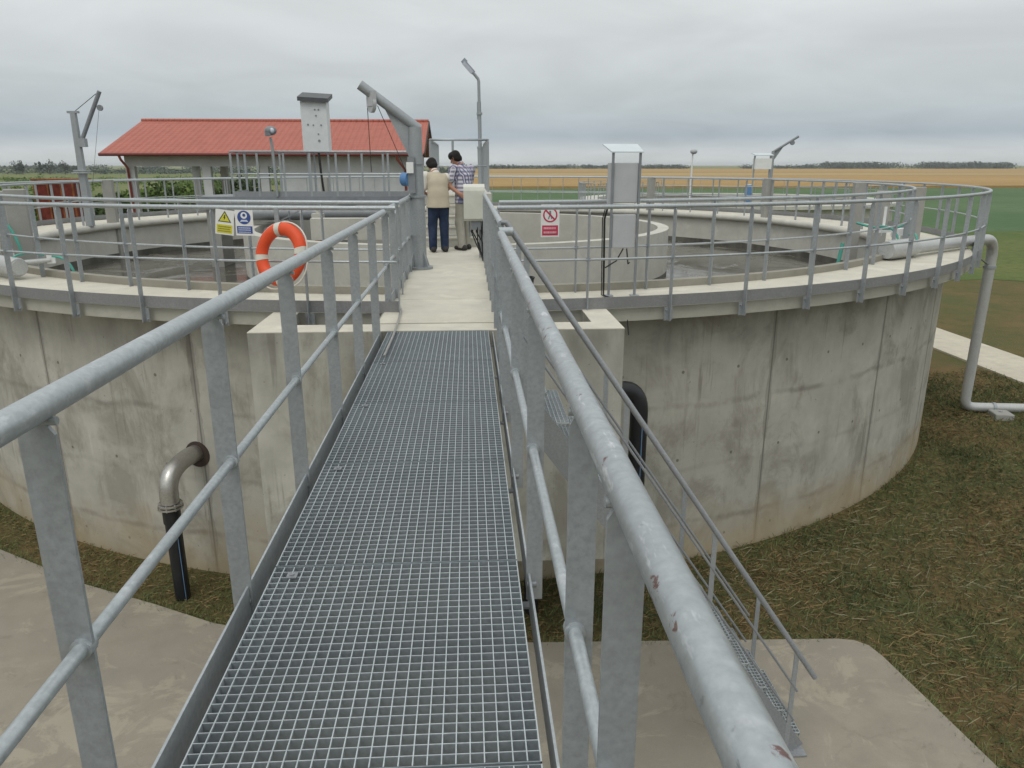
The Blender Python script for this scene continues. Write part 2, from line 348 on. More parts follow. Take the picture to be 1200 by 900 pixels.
    def ball(s, c, r, sz=(1, 1, 1), nu=14, nv=9):
        vs = [(c[0], c[1], c[2] - r*sz[2])]; fs = []
        for i in range(1, nv):
            t = -math.pi/2 + math.pi*i/nv
            for j in range(nu):
                a = 2*math.pi*j/nu; vs.append((c[0]+r*sz[0]*math.cos(t)*math.cos(a), c[1]+r*sz[1]*math.cos(t)*math.sin(a), c[2]+r*sz[2]*math.sin(t)))
        vs.append((c[0], c[1], c[2] + r*sz[2]))
        for j in range(nu): fs.append((0, 1+(j+1)%nu, 1+j)); fs.append((len(vs)-1, 1+(nv-2)*nu+j, 1+(nv-2)*nu+(j+1)%nu))
        for i in range(nv-2):
            for j in range(nu): fs.append((1+i*nu+j, 1+i*nu+(j+1)%nu, 1+(i+1)*nu+(j+1)%nu, 1+(i+1)*nu+j))
        return s.add(vs, fs, True)
    def build_each(s, name, mats, parent):
        """one object per loose piece"""
        key = [tuple(round(q, 5) for q in v) for v in s.v]; par = {}
        def find(a):
            while par.setdefault(a, a) != a: a = par[a]
            return a
        for f in s.f:
            for i in f[1:]: par[find(key[i])] = find(key[f[0]])
        gr = {}
        for n_, f in enumerate(s.f): gr.setdefault(find(key[f[0]]), []).append(n_)
        out = []
        for fs in gr.values():
            b = MB(); mp = {}
            for n_ in fs:
                g = []
                for i in s.f[n_]:
                    if i not in mp: mp[i] = len(b.v); b.v.append(s.v[i])
                    g.append(mp[i])
                b.f.append(tuple(g)); b.m.append(s.m[n_]); b.sm.append(s.sm[n_])
            out.append(b.build(name, mats, parent))
        return out
    def build(s, name, mats, parent=None, origin=None):
        """vertices are in world coordinates; the object is placed at origin (or its parent's origin)"""
        me = bpy.data.meshes.new(name)
        root = parent
        o = Vector((0, 0, 0))
        while root is not None: o += root.location; root = root.parent
        if origin is not None and parent is None: o = Vector(origin)
        me.from_pydata([(x - o.x, y - o.y, z - o.z) for x, y, z in s.v], [], s.f)
        mats = mats if isinstance(mats, (list, tuple)) else [mats]
        for q in mats: me.materials.append(MATS[q])
        me.polygons.foreach_set('material_index', s.m); me.polygons.foreach_set('use_smooth', s.sm); me.update()
        ob = bpy.data.objects.new(name, me); COL.objects.link(ob)
        if parent is not None: ob.parent = parent
        elif origin is not None: ob.location = o
        return ob
def tag(o, label=None, cat=None, group=None, kind=None):
    for k, v in (('label', label), ('category', cat), ('group', group), ('kind', kind)):
        if v: o[k] = v
    return o
def thing(name, label, cat, loc=(0, 0, 0), group=None):
    o = bpy.data.objects.new(name, None); COL.objects.link(o); o.location = loc; o.empty_display_size = .1
    return tag(o, label, cat, group)
def copy_tree(o, parent=None):
    c = o.copy(); COL.objects.link(c)
    if parent is not None: c.parent = parent
    for ch in [q for q in bpy.data.objects if q.parent == o]: copy_tree(ch, c)
    return c
def arcpts(c, r, z, a0, a1, n): return [(c[0] + r*math.cos(R_(a0+(a1-a0)*i/n)), c[1] + r*math.sin(R_(a0+(a1-a0)*i/n)), z) for i in range(n+1)]
def elbow(p, c, q, r, n=8):
    """quadratic bend p..c..q"""
    p, c, q = Vector(p), Vector(c), Vector(q)
    return [(p*(1-t)**2 + c*2*t*(1-t) + q*t*t) for t in [i/n for i in range(n+1)]]

TC = (0.08, 18.7)                       # centre of the round tank
GZ = -3.5                               # ground level (the walkway grating is z = 0)
RW, RF, RI = 10.42, 10.80, 9.55         # wall, slab edge, inner slab edge
RAIL = 1.06

# ------------------------------------------------------------------ setting: ground, fields, paving, path, water
def sheet(name, pts, z, mat, kind='structure'):
    b = MB(); b.add([(x, y, z) for x, y in pts], [tuple(range(len(pts)))]); return tag(b.build(name, mat), kind=kind)
sheet('ground', [(-4500, -1500), (4500, -1500), (4500, 4500), (-4500, 4500)], GZ, 'mown_ground')
hb = MB(); hb.box((-4600, -1600, GZ - 1.2), (4600, 4600, 9.0)); hz = hb.build('haze', []); hz['kind'] = 'stuff'
hm = bpy.data.materials.new('haze_air'); hm.use_nodes = True; hm.node_tree.nodes.clear()
ho = N(hm.node_tree, 'ShaderNodeOutputMaterial'); hv = N(hm.node_tree, 'ShaderNodeVolumePrincipled'); hv.inputs['Color'].default_value = (.86, .90, .93, 1); hv.inputs['Density'].default_value = .0002; hv.inputs['Anisotropy'].default_value = 0
hm.node_tree.links.new(hv.outputs[0], ho.inputs['Volume']); hz.data.materials.append(hm)
rm = random.Random(3); edge = [(x, 34 + rm.uniform(-1.6, 1.6) + 1.5*math.sin(x*.21)) for x in range(-200, 401, 2)]
sheet('field_margin', edge + [(400, 58), (-200, 58)], GZ + .012, 'weedy_grass')
sheet('crop_field', [(-11, 57), (900, 57), (900, 166), (-11, 166)], GZ + .02, 'green_crop')
b = MB(); b.prism([(-4, 166, 0), (3000, 166, 0), (3000, 900, 0), (10, 900, 0)], (0, 0, GZ - .2), (0, 0, GZ + .55)); tag(b.build('wheat_field', 'ripe_wheat'), kind='structure')
b = MB(); b.prism([(2, 330, 0), (3000, 330, 0), (3000, 420, 0), (4, 420, 0)], (0, 0, GZ + .3), (0, 0, GZ + .62)); tag(b.build('stubble_strip', 'dry_stubble'), kind='structure')
sheet('far_field', [(-4400, 901), (4400, 901), (4400, 4400), (-4400, 4400)], GZ + .10, 'far_pasture')
sheet('meadow', [(-3000, 140), (-10, 140), (9, 900), (-3000, 900)], GZ + .07, 'meadow_grass')
sheet('near_meadow', [(-900, 57.5), (-12, 57.5), (-12, 141), (-900, 141)], GZ + .065, 'weedy_grass')
pv = [(-14, 15.5), (-11.2, 13.6), (-8.6, 11.2), (-6.0, 9.36), (-4.44, 8.40), (-3.4, 7.90), (-2.64, 7.50), (-1.6, 7.12), (-.5, 6.97), (1.06, 6.93), (4.20, 6.815), (4.38, 6.78), (4.49, 6.68), (4.54, 6.5), (4.72, 5.0), (5.3, -3), (-14, -3)]
b = MB(); b.prism([(x, y, 0) for x, y in pv[::-1]], (0, 0, GZ - .1), (0, 0, GZ + .08)); tag(b.build('pavement', 'paving'), kind='structure')
b = MB(); b.box((13.35, 4, GZ - .1), (15.05, 45, GZ + .05)); tag(b.build('path', 'path_concrete'), kind='structure')
b = MB(); b.add(arcpts(TC, RI + .04, -.95, 0, 360, 96)[:-1], [tuple(range(96))]); tag(b.build('water', 'murky_water'), kind='structure')

# ------------------------------------------------------------------ the round tank
tank = thing('concrete_tank', 'large round open concrete tank filled with dark murky water', 'tank', (*TC, GZ))
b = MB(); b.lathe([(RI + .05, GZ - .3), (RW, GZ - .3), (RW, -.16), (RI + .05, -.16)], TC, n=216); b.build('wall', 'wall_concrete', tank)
b = MB(); b.lathe([(RI, -.16), (RF, -.16), (RF, -.012), (RF - .012, 0), (RI, 0)], TC, n=216); b.build('gallery_slab', ['slab_concrete'], tank)
b = MB(); b.lathe([(RF + .001, -.158), (RF + .006, -.158), (RF + .006, -.014), (RF + .001, -.014)], TC, n=216); b.build('fascia', 'fascia_concrete', tank)
b = MB(); b.lathe([(RI + .014, -1.3), (RI + .0225, -1.3), (RI + .0225, -.80), (RI + .014, -.80)], TC, n=144); b.build('wet_band', 'wet_concrete', tank)
b = MB(); b.lathe([(RI + .02, 0), (RI + .13, 0), (RI + .13, .09), (RI + .02, .09)], TC, -86, -30, 60); b.build('upstand', 'upstand_concrete', tank)
b = MB(); b.lathe([(RI + .02, 0), (RI + .13, 0), (RI + .13, .09), (RI + .02, .09)], TC, 210, 266, 60); b.build('upstand', 'upstand_concrete', tank)
b = MB(); b.lathe([(RI + .022, -1.4), (RI + .052, -1.4), (RI + .052, -.155), (RI + .022, -.155)], TC, n=144); b.build('inner_lining', 'ring_concrete', tank)
ring = thing('inner_ring_wall', 'low round concrete wall standing in the middle of the tank water', 'wall', (*TC, -1.0))
b = MB(); b.lathe([(4.75, -2), (5.0, -2), (5.0, .1), (4.75, .1)], TC, -82, 262, 110); b.build('wall', 'ring_concrete', ring)
b = MB(); b.lathe([(4.99, -1.1), (5.006, -1.1), (5.006, -.86), (4.99, -.86)], TC, -82, 262, 110); b.build('wet_band', 'wet_concrete', ring)

# inlet chamber under the end of the grating
ch = thing('inlet_chamber', 'boxy concrete chamber with two open hatches against the tank front', 'chamber', (0, 7.0, -2.45))
b = MB()
YF = 7.86
for sx in (-1, 1):
    x0, x1 = sorted((sx*1.5, sx*1.77)); b.box((x0, 7.27, -2.45), (x1, 7.95, 0)); b.box((x0, 7.95, -2.45), (x1, 8.6, -.165))
b.box((-1.77, 6.95, -2.45), (1.77, 7.27, 0))
b.box((-.62, 7.27, -2.45), (.62, YF, 0)); b.box((-1.5, 7.27, -2.45), (-.62, 8.6, -1.0)); b.box((.62, 7.27, -2.45), (1.5, 8.6, -1.0))
b.build('walls', 'chamber_concrete', ch)
b = MB()
for sx in (-1, 1):
    for r_ in ((-1.772, 6.948, 1.772, 7.27),): pass
b.box((-1.771, 6.949, -.004), (1.771, 7.268, .004)); 
for sx in (-1, 1):
    x0, x1 = sorted((sx*1.502, sx*1.771)); b.box((x0, 7.268, -.004), (x1, 7.948, .004))
b.build('top_face', 'slab_concrete', ch)

# concrete bridge slab to the ring
br = thing('concrete_bridge', 'cream concrete footbridge slab from the tank rim to the inner ring', 'bridge', (0, 8, -.25))
b = MB(); b.box((-.60, 7.275, .004), (.60, 8.62, .012)); b.box((-.60, 8.63, -.22), (.60, 11.3, .012)); b.box((-.60, 11.31, -.22), (.60, 15.7, .010)); b.build('slab', 'slab_concrete', br)
b = MB(); b.box((-.5, 8.7, -.5), (-.3, 15.6, -.22)); b.box((.3, 8.7, -.5), (.5, 15.6, -.22)); b.build_each('beam', 'ring_concrete', br)

# ------------------------------------------------------------------ steel walkway: frame and grating panels
wf = thing('steel_footbridge', 'galvanised steel side plates and beams carrying the grating walkway', 'footbridge', (0, 3, -.3))
b = MB(); b.box((-.541, -2, -.125), (-.533, 6.94, .004)); b.build('side_plate', 'galvanised_tube', wf)
b = MB(); b.box((.508, -2, -.14), (.516, 6.94, -.012)); b.build('side_plate', 'galvanised_tube', wf)
for sx in (-1, 1):
    b = MB(); b.box((sx*.43 - .03, -2, -.25), (sx*.43 + .03, 6.93, -.236)); b.box((sx*.43 - .004, -2, -.236), (sx*.43 + .004, 6.93, -.046)); b.box((sx*.43 - .03, -2, -.046), (sx*.43 + .03, 6.93, -.034)); b.build_each('beam', 'galvanised_dull', wf)
    b = MB()
    for y in (1.45, 2.51, 3.56, 4.62, 5.7, 6.8): b.box((min(sx*.43, sx*.53), y - .02, -.12), (max(sx*.43, sx*.508 if sx > 0 else sx*.533), y + .02, -.112))
    b.build_each('bracket', 'galvanised_dull', wf)
b = MB()
for y in (-1, .6, 2.0, 3.4, 4.8, 6.2): b.box((-.4, y - .025, -.2), (.4, y + .025, -.12))
b.build_each('cross_beam', 'galvanised_dull', wf)
edges = [-.5, .55, 1.60, 2.65, 3.70, 4.75, 5.82, 6.94]
names = ['grating panel at the very bottom of the picture, nearest the camera, only its edge in view', 'large grating panel filling the bottom of the picture between the two railings', 'grating panel second from the bottom with a round clip near its left corner', 'grating panel halfway along the steel walkway, third full one from the bottom', 'grating panel on the walkway beside the top of the steel stair', 'grating panel just before the last one, under no lying rod', 'last grating panel, touching the cream concrete, one end of a loose rod on it']
for i in range(7):
    y0, y1 = edges[i] + .004, edges[i+1] - .004; b = MB(); x0, x1 = -.47, .47
    n = 27
    for k in range(1, n):
        y = y0 + (y1 - y0) * k / n; b.cur = 0; b.box((x0 + .004, y - .0012, -.034), (x1 - .004, y + .0012, -.002)); b.cur = 1; b.box((x0 + .004, y - .0012, -.002), (x1 - .004, y + .0012, 0))  # bar body in the shaded tone, thin top strip in the sky-lit tone
    b.cur = 1
    for k in range(1, 25):
        x = x0 + (x1 - x0) * k / 25; b.box((x - .0017, y0 + .004, -.006), (x + .0017, y1 - .004, .0006))
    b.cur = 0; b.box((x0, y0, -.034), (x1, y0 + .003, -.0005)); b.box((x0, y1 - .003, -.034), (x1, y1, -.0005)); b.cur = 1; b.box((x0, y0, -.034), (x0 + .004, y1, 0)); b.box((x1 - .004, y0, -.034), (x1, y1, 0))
    t = b.build('grating_panel', ['grating_shaded', 'grating_steel'], None, (0, y0, 0)); 
    lab = ['steel grating panel cut off by the bottom edge of the picture', 'steel grating panel that fills the bottom of the picture between the railings', 'steel grating panel second up from the bottom, wider mesh view, round clip at left', 'steel grating panel in the middle of the walkway', 'steel grating panel beside the head of the stair', 'steel grating panel last but one before the concrete', 'steel grating panel touching the cream concrete, with a loose rod on it'][i]
    tag(t, lab, 'grating panel', 'grating panels of the walkway')
    c = MB(); c.cbox((x0 + .08, y1 - .07, .003), (.038, .038, .004)); c.disc((x0 + .08, y1 - .07, .006), .009, (0, 0, 1), .008, 8); c.build('clip', 'galvanised_dull', t)

# ------------------------------------------------------------------ railings
def flat_post(x, y, z0, z1, w, th, rz, parent, mat='galvanised_flat', chamfer=True):
    """flat bar whose broad face is turned rz; chamfered top"""
    b = MB(); ca, sa = math.cos(rz), math.sin(rz); h = w / 2
    prof = [(-h, z0), (h, z0), (h, z1 - (.03 if chamfer else 0)), (h*.45, z1), (-h*.45, z1), (-h, z1 - (.03 if chamfer else 0))]
    b.prism([(x + u*ca, y + u*sa, z) for u, z in prof], (sa*th/2, -ca*th/2, 0), (-sa*th/2, ca*th/2, 0))
    return b.build('post', mat, parent)
def straight_rail(label, x, y0, y1, posts, topmat='galvanised_tube', zt=1.045, zm=.50, pw=.072, toe=None, name='walkway_railing', rt=.029, dx=-.014):
    t = thing(name, label, 'railing', (x, y0, 0))
    b = MB(); b.tube([(x, y0, zt), (x, y1, zt)], rt, 16); b.build('top_rail', topmat, t)
    b = MB(); b.tube([(x, y0, zm), (x, y1, zm)], .0165, 12); b.build('mid_rail', 'galvanised_tube', t)
    for y in posts:
        p = flat_post(x + dx, y, -.125, zt - .028, pw, .010, 0, t)
        c = MB(); c.tube([(x, y - .016, zm), (x, y + .016, zm)], .024, 12); c.build('collar', 'galvanised_tube', p); c = MB(); c.tube([(x - pw*.4, y, zt - .03), (x + pw*.4, y, zt - .03)], .009, 6); c.build('weld', 'galvanised_tube', p); c = MB(); c.disc((x, y, -.06), .014, (1, 0, 0), .035, 6); c.build('bolt', 'galvanised_dull', p)
    if toe:
        b = MB(); b.box((x - .004, toe[0], toe[2]), (x + .004, toe[1], toe[3])); b.build('toe_board', 'galvanised_flat', t)
    return t
lr = straight_rail('long galvanised handrail left of the grating walkway, running into the lower left corner', -.545, -1.2, 7.7, [.4, 1.45, 2.51, 3.56, 4.63, 5.70, 6.8])
rr = straight_rail('thick galvanised handrail with rust spots right of the grating walkway', .522, -1.2, 5.22, [-.3, 1.02, 1.45, 2.57, 3.62, 4.67, 5.16], 'galvanised_tube_rusty', pw=.062, rt=.0268, dx=.010)
bl = straight_rail('galvanised bridge railing left of the concrete slab, ending at the davit crane', -.56, 7.78, 12.9, [7.95, 8.7, 9.45, 10.2, 10.95, 11.7, 12.8], toe=(7.86, 12.9, .012, .13), name='bridge_railing', dx=0, pw=.07)
b2 = straight_rail('galvanised bridge railing right of the concrete slab, beside the ivory control box', .56, 6.12, 13.2, [6.25, 7.0, 7.8, 8.5, 9.2, 9.9, 10.6, 11.3, 12.0, 12.7], toe=(6.98, 13.2, .012, .13), name='bridge_railing', dx=0, pw=.07, rt=.026)

def arc_rail(label, r, a0, a1, step, z0, zt, zm, toe=None, name='gallery_railing', base=None, pw=.06, rt=.024, group=None, c=TC, turn=0):
    am = R_((a0 + a1) / 2); t = thing(name, label, 'railing', (c[0], c[1], 0), group)
    n = max(6, int(abs(a1 - a0) / 2.5))
    b = MB(); b.tube(arcpts(c, r, zt, a0, a1, n), rt, 10); b.build('top_rail', 'galvanised_tube', t)
    b = MB(); b.tube(arcpts(c, r, zm, a0, a1, n), .013, 8); b.build('mid_rail', 'galvanised_tube', t)
    k = int(round(abs(a1 - a0) / step)); proto = None
    for i in range(k + 1):
        a = a0 + (a1 - a0) * i / k; x, y = c[0] + r*math.cos(R_(a)), c[1] + r*math.sin(R_(a))
        if proto is None:
            b = MB(); b.prism([(u + c[0], c[1], z) for u, z in [(-pw/2, z0), (pw/2, z0), (pw/2, zt - .05), (pw*.2, zt - .015), (-pw*.2, zt - .015), (-pw/2, zt - .05)]], (0, -.005, 0), (0, .005, 0))
            b.cbox((c[0], c[1], zm), (.018, .05, .04))
            proto = p = b.build('post', 'galvanised_flat', t); pl = None
            if base:
                q = MB(); q.cbox((c[0] - .028, c[1], z0 + .075), (.01, .10, .15)); q.disc((c[0] - .016, c[1] + .03, z0 + .03), .012, (1, 0, 0), .02, 6); q.disc((c[0] - .016, c[1] - .03, z0 + .12), .012, (1, 0, 0), .02, 6)
                pl = q.build('base_plate', 'galvanised_flat', p)
        else:
            p = proto.copy(); COL.objects.link(p); p.parent = t
            if pl is not None: d = pl.copy(); COL.objects.link(d); d.parent = p
        p.location = (x - c[0], y - c[1], 0); p.rotation_euler = (0, 0, R_(a + turn))
    if toe:
        b = MB(); b.lathe([(r - .036, toe[0]), (r - .030, toe[0]), (r - .030, toe[1]), (r - .036, toe[1])], c, a0, a1, n * 2); b.build('toe_board', 'toe_steel', t)
    return t
RO = 10.9
arc_rail('galvanised outer gallery railing round the tank rim, on its outside edge', RO, -87.3, 267.3, 5.05, -.16, RAIL + .02, .54, (.004, .128), base=True)
arc_rail('galvanised inner railing of the near gallery, right half, behind the red sign', 9.74, -86.6, -37, 5.5, .0, RAIL + .02, .54, base=None)
arc_rail('galvanised inner railing of the near gallery, left half, behind the lifebuoy', 9.74, -142, -93.4, 5.4, .0, RAIL + .02, .54, base=None)
arc_rail('galvanised inner railing looping round the far side of the tank', 9.74, -35.5, 215, 6.2, .0, RAIL + .02, .54, base=None)

# ------------------------------------------------------------------ steel stair going down to the right
st = thing('steel_stair', 'steep galvanised steel stair going down from the walkway to the paving', 'stair', (.6, 5.6, GZ))
SX0, SZ0, SX1, SZ1 = .60, .02, 3.07, -3.41
YN, YFAR = 5.24, 6.10
for y in (YN, YFAR):
    b = MB(); d = Vector((SX1 - SX0, 0, SZ1 - SZ0)).normalized()
    b.bar((SX0 + .02, y, SZ0 - .12), (SX1 - .02, y, SZ1 + .02), .008, .20, (0, 1, 0) if False else (0, 0, 1)); b.build('stringer', 'galvanised_dull', st)
nT = 14
for i in range(nT):
    f = (i + .75) / (nT + .3); x = SX0 + (SX1 - SX0) * f; z = SZ0 + (SZ1 - SZ0) * f + .06; b = MB(); w = .24
    for k in range(9): xx = x - w/2 + w*k/8; b.box((xx - .002, YN + .01, z - .03), (xx + .002, YFAR - .01, z))
    for k in range(22): yy = YN + .01 + (YFAR - YN - .02) * k / 21; b.box((x - w/2, yy - .002, z - .012), (x + w/2, yy + .002, z + .0005))
    b.box((x + w/2, YN + .01, z - .05), (x + w/2 + .004, YFAR - .01, z)); b.build('tread', 'grating_steel', st)
b = MB(); b.cbox((SX1 + .0, YN, GZ + .09), (.16, .12, .012)); b.cbox((SX1, YFAR, GZ + .09), (.16, .12, .012)); b.build_each('foot_plate', 'galvanised_dull', st)
for y, xe, lab in ((YN, 3.16, 0), (YFAR, 2.99, 1)):
    o = -.02
    def zr(x, h): return RAIL + .02 - (x - .585) * 1.452 - h
    b = MB(); b.tube([(.56, y, RAIL)] * 1 + [(.60, y, zr(.60, 0)), (xe, y, zr(xe, 0))], .022, 12); b.build('handrail', 'galvanised_dull', st)
    for h in (.33, .62):
        b = MB(); b.tube([(.66, y, zr(.66, h)), (3.02 if y == YN else 2.9, y, zr(3.02 if y == YN else 2.9, h))], .0105, 8); b.build('mid_rail', 'galvanised_dull', st)
    for x in (.70, 1.45, 2.2, 2.98):
        b = MB(); zb = SZ0 + (SZ1 - SZ0) * (x - SX0) / (SX1 - SX0) - .06; b.box((x - .02, y - .005, max(zb, GZ + .09)), (x + .02, y + .005, zr(x, .01))); b.build('stair_post', 'galvanised_flat', st)
b = MB(); b.tube([(.505, 5.22, RAIL), (.60, 5.235, RAIL)], .03, 12); b.build('joint', 'galvanised_tube', st)

# ------------------------------------------------------------------ centre: steps, platform, side deck
cs = thing('concrete_steps', 'concrete steps in front of the two men, up to the centre platform', 'steps', (0, 14.3, 0))
b = MB()
for i in range(5): b.box((-.52, 14.35 + i*.27, .012 + (.186*i if i else 0)), (.52, 14.35 + (i+1)*.27 + (.0 if i < 4 else .1), .186*(i+1)))
b.build('flight', 'ring_concrete', cs)
b = MB()
for i in range(5): b.box((-.525, 14.33 + i*.27, .186*(i+1) - .03), (.525, 14.35 + i*.27 + .05, .186*(i+1) + .004))
b.build('nosing', 'slab_concrete', cs)
cp = thing('centre_platform', 'raised concrete platform at the middle of the tank behind the men', 'platform', (.1, 18, -1))
b = MB(); b.box((-.9, 15.8, .73), (.78, 20.6, .93)); b.build('slab', 'ring_concrete', cp)
b = MB(); b.cbox((.1, 18.6, -.2), (1.2, 1.2, 1.86)); b.build('pillar', 'ring_concrete', cp)
def run_rail(label, pts, z, posts, h=1.06, name='platform_railing', toe=None, pw=.05):
    t = thing(name, label, 'railing', (*pts[0], z))
    b = MB(); b.tube([(x, y, z + h) for x, y in pts], .024, 10); b.build('top_rail', 'galvanised_tube', t)
    b = MB(); b.tube([(x, y, z + h*.5) for x, y in pts], .013, 8); b.build('mid_rail', 'galvanised_tube', t)
    for i, (a, c) in enumerate(zip(pts, pts[1:])):
        n = max(1, int(round(math.dist(a, c) / posts)))
        for k in range(n + (1 if i == len(pts) - 2 else 0)):
            f = k / n; x, y = a[0] + (c[0]-a[0])*f, a[1] + (c[1]-a[1])*f
            flat_post(x, y, z, z + h - .01, pw, .01, math.atan2(c[1]-a[1], c[0]-a[0]) + math.pi/2 if abs(c[0]-a[0]) < abs(c[1]-a[1]) else 0, t)
    if toe:
        b = MB()
        for a, c in zip(pts, pts[1:]): b.bar((*a, z + toe/2), (*c, z + toe/2), .006, toe)
        b.build('toe_board', 'galvanised_dull', t)
    return t
run_rail('galvanised railing of the centre platform rising above the two men', [(-.46, 20.4), (-.46, 16.2), (.0, 16.2), (.72, 16.2), (.72, 20.4)], .95, .75, 1.04)
sdk = thing('side_deck', 'raised grey side deck running left from the centre platform', 'deck', (-3, 19.4, .5))
b = MB(); b.box((-6.2, 19.0, .56), (-.92, 20.3, .76)); b.build('slab', 'lead_grey', sdk)
b = MB(); b.box((-6.1, 19.2, -1.4), (-5.8, 20.1, .56)); b.box((-2.9, 19.2, -1.4), (-2.6, 20.1, .56)); b.build_each('support', 'upright_concrete', sdk)
run_rail('galvanised railing along the front of the raised side deck', [(-5.35, 20.25), (-5.35, 19.05), (-1.0, 19.05)], .76, .62, 1.04, toe=.12)
run_rail('galvanised railing along the back of the raised side deck', [(-5.35, 20.28), (-1.0, 20.28)], .76, .8, 1.04)
# feed pipe under the deck and valve
p = MB(); p.tube([(-5.0, 18.75, .38), (-1.2, 18.75, .38)], .16, 16); p.smooth = True
tag(p.build('feed_pipe', 'galvanised_dull', None, (-3, 18.75, .38)), 'thick grey horizontal pipe under the side deck', 'pipe')
v = thing('gate_valve', 'pale valve spindle with a rusty foot hanging below the side deck', 'valve', (-3.1, 17.6, -.6))
b = MB(); b.cbox((-3.1, 17.6, .38), (.26, .2, .12)); b.cbox((-3.1, 17.6, .18), (.16, .14, .3)); b.tube([(-3.1, 17.6, .55), (-3.1, 17.6, -.5)], .04, 10); b.build('spindle', 'ring_concrete', v)
b = MB(); b.cbox((-3.1, 17.6, -.28), (.18, .12, .36)); b.build('foot', 'rust_orange', v)
b = MB(); b.bar((-4.3, 17.5, .1), (-3.5, 17.5, .5), .03, .03); b.bar((-4.3, 17.6, -.3), (-3.6, 17.6, .1), .03, .03); b.box((-4.05, 17.55, -.6), (-4.02, 17.6, .5)); b.box((-3.75, 17.55, -.6), (-3.72, 17.6, .5)); b.build_each('brace', 'lead_grey', v)
bm_ = MB(); bm_.box((-3.0, 16.2, -.02), (-.75, 16.5, .42)); tag(bm_.build('launder_beam', 'ring_concrete', None, (-2, 16.3, 0)), 'pale concrete beam inside the ring wall left of the bridge', 'beam')

# ------------------------------------------------------------------ davit cranes
cr = thing('davit_crane', 'big tapered steel davit crane with winch, left of the two men', 'crane', (-.47, 11.3, 0))
def box_post(b, p, q, w0, w1):
    (x0, y0, z0), (x1, y1, z1) = p, q; a, c = w0/2, w1/2
    b.add([(x0-a,y0-a,z0),(x0+a,y0-a,z0),(x0+a,y0+a,z0),(x0-a,y0+a,z0),(x1-c,y1-c,z1),(x1+c,y1-c,z1),(x1+c,y1+c,z1),(x1-c,y1+c,z1)], [(0,3,2,1),(4,5,6,7),(0,1,5,4),(1,2,6,5),(2,3,7,6),(3,0,4,7)], False)
X, Y = -.44, 11.3
b = MB(); b.tube([(X, Y, .0), (X, Y, 1.05)], .11, 18); b.tube([(X, Y, 1.05), (X, Y, 2.01)], [.105, .095], 18); b.disc((X, Y, 1.06), .135, (0, 0, 1), .03, 18); b.disc((X, Y, 1.52), .118, (0, 0, 1), .03, 18); b.build('mast', 'galvanised_flat', cr)
b = MB(); b.disc((X, Y, .03), .2, (0, 0, 1), .03, 20)
for k in range(4):
    a = k*math.pi/2 + .78; u = Vector((math.cos(a), math.sin(a), 0)); c0 = Vector((X, Y, .04)); w_ = Vector((-math.sin(a), math.cos(a), 0)) * .005
    b.prism([c0 + u*.11, c0 + u*.2, c0 + u*.11 + Vector((0, 0, .22))], w_, -w_)
b.build('base_plate', 'galvanised_flat', cr)
b = MB(); e0, e1 = Vector((X + .06, Y + .02, 1.985)), Vector((-1.17, Y - .1, 2.56)); b.tube([e0, e1], .068, 16); b.build('boom', 'galvanised_flat', cr)
b = MB(); b.prism([(X - .1, Y, 1.62), (X + .04, Y, 1.62), (X + .04, Y, 1.98), (X - .42, Y, 2.27)], (0, -.008, 0), (0, .008, 0)); b.build('gusset', 'galvanised_flat', cr)
b = MB(); pc = Vector((-1.02, Y - .09, 2.31)); b.disc(pc, .115, (.9, .5, 0), .05, 20); b.cbox(pc + Vector((0, 0, .07)), (.07, .2, .2), .5); b.build('pulley', 'grey_cabinet', cr)
b = MB(); b.tube([pc + Vector((-.06, 0, -.05)), (pc.x - .05, pc.y, 1.4)], .005, 6); b.tube([pc + Vector((.08, 0, -.02)), (X - .12, Y - .1, 1.36)], .005, 6); b.build_each('cable', 'cable_black', cr)
b = MB(); b.disc((X - .14, Y - .12, 1.30), .095, (.9, -.5, 0), .10, 18); b.build('winch_drum', 'blue_paint', cr)
b = MB(); b.cbox((X - .06, Y - .14, 1.36), (.10, .06, .5)); b.build('winch_bracket', 'lead_grey', cr)
b = MB(); b.cbox((X - .075, Y - .20, 1.46), (.10, .012, .15), .3); b.build('tag_plate', 'sign_white', cr)
def mast_crane(label, x, y, s=1.0, lean=(.74, -.1)):
    t = thing('davit_crane', label, 'crane', (x, y, 0))
    b = MB(); box_post(b, (x, y, 0), (x, y, 1.3*s), .16*s, .15*s); b.build('pedestal', 'galvanised_flat', t)
    b = MB(); b.cbox((x, y, 1.31*s), (.36*s, .36*s, .03)); b.cbox((x, y, 1.36*s), (.3*s, .3*s, .03)); b.build('flange', 'galvanised_tube', t)
    b = MB(); box_post(b, (x, y, 1.37*s), (x, y, 2.72*s), .14*s, .115*s); b.cbox((x, y, 2.73*s), (.26*s, .1, .05)); b.build('mast', 'galvanised_flat', t)
    e0 = Vector((x + .13*s, y - .02, 2.1*s)); e1 = Vector((x + lean[0]*s, y + lean[1], 3.2*s))
    b = MB(); b.tube([e0, e1], .05*s, 10); b.build('boom', 'lead_grey', t)
    b = MB(); b.cbox((x + .12*s, y, 2.02*s), (.16*s, .16*s, .2*s)); b.build('hinge', 'galvanised_flat', t)
    pm = e0 + (e1 - e0)*.75; b = MB(); b.disc(pm + Vector((.1*s, 0, -.1*s)), .07*s, (0, 1, 0), .05, 12); b.build('pulley', 'lead_grey', t)
    b = MB(); b.tube([(x + .06*s, y, 2.76*s), tuple(e0 + (e1 - e0)*.93 + Vector((-.08*s, 0, 0))), tuple(e1)], .008, 5); b.tube([tuple(pm + Vector((.08*s, 0, -.1*s))), (x + .22*s, y - .1, .9*s)], .004, 5); b.build_each('cable', 'cable_black', t)
    return t
mast_crane('slim davit crane with raised jib on the far left rim of the tank', -9.28, 20.0)
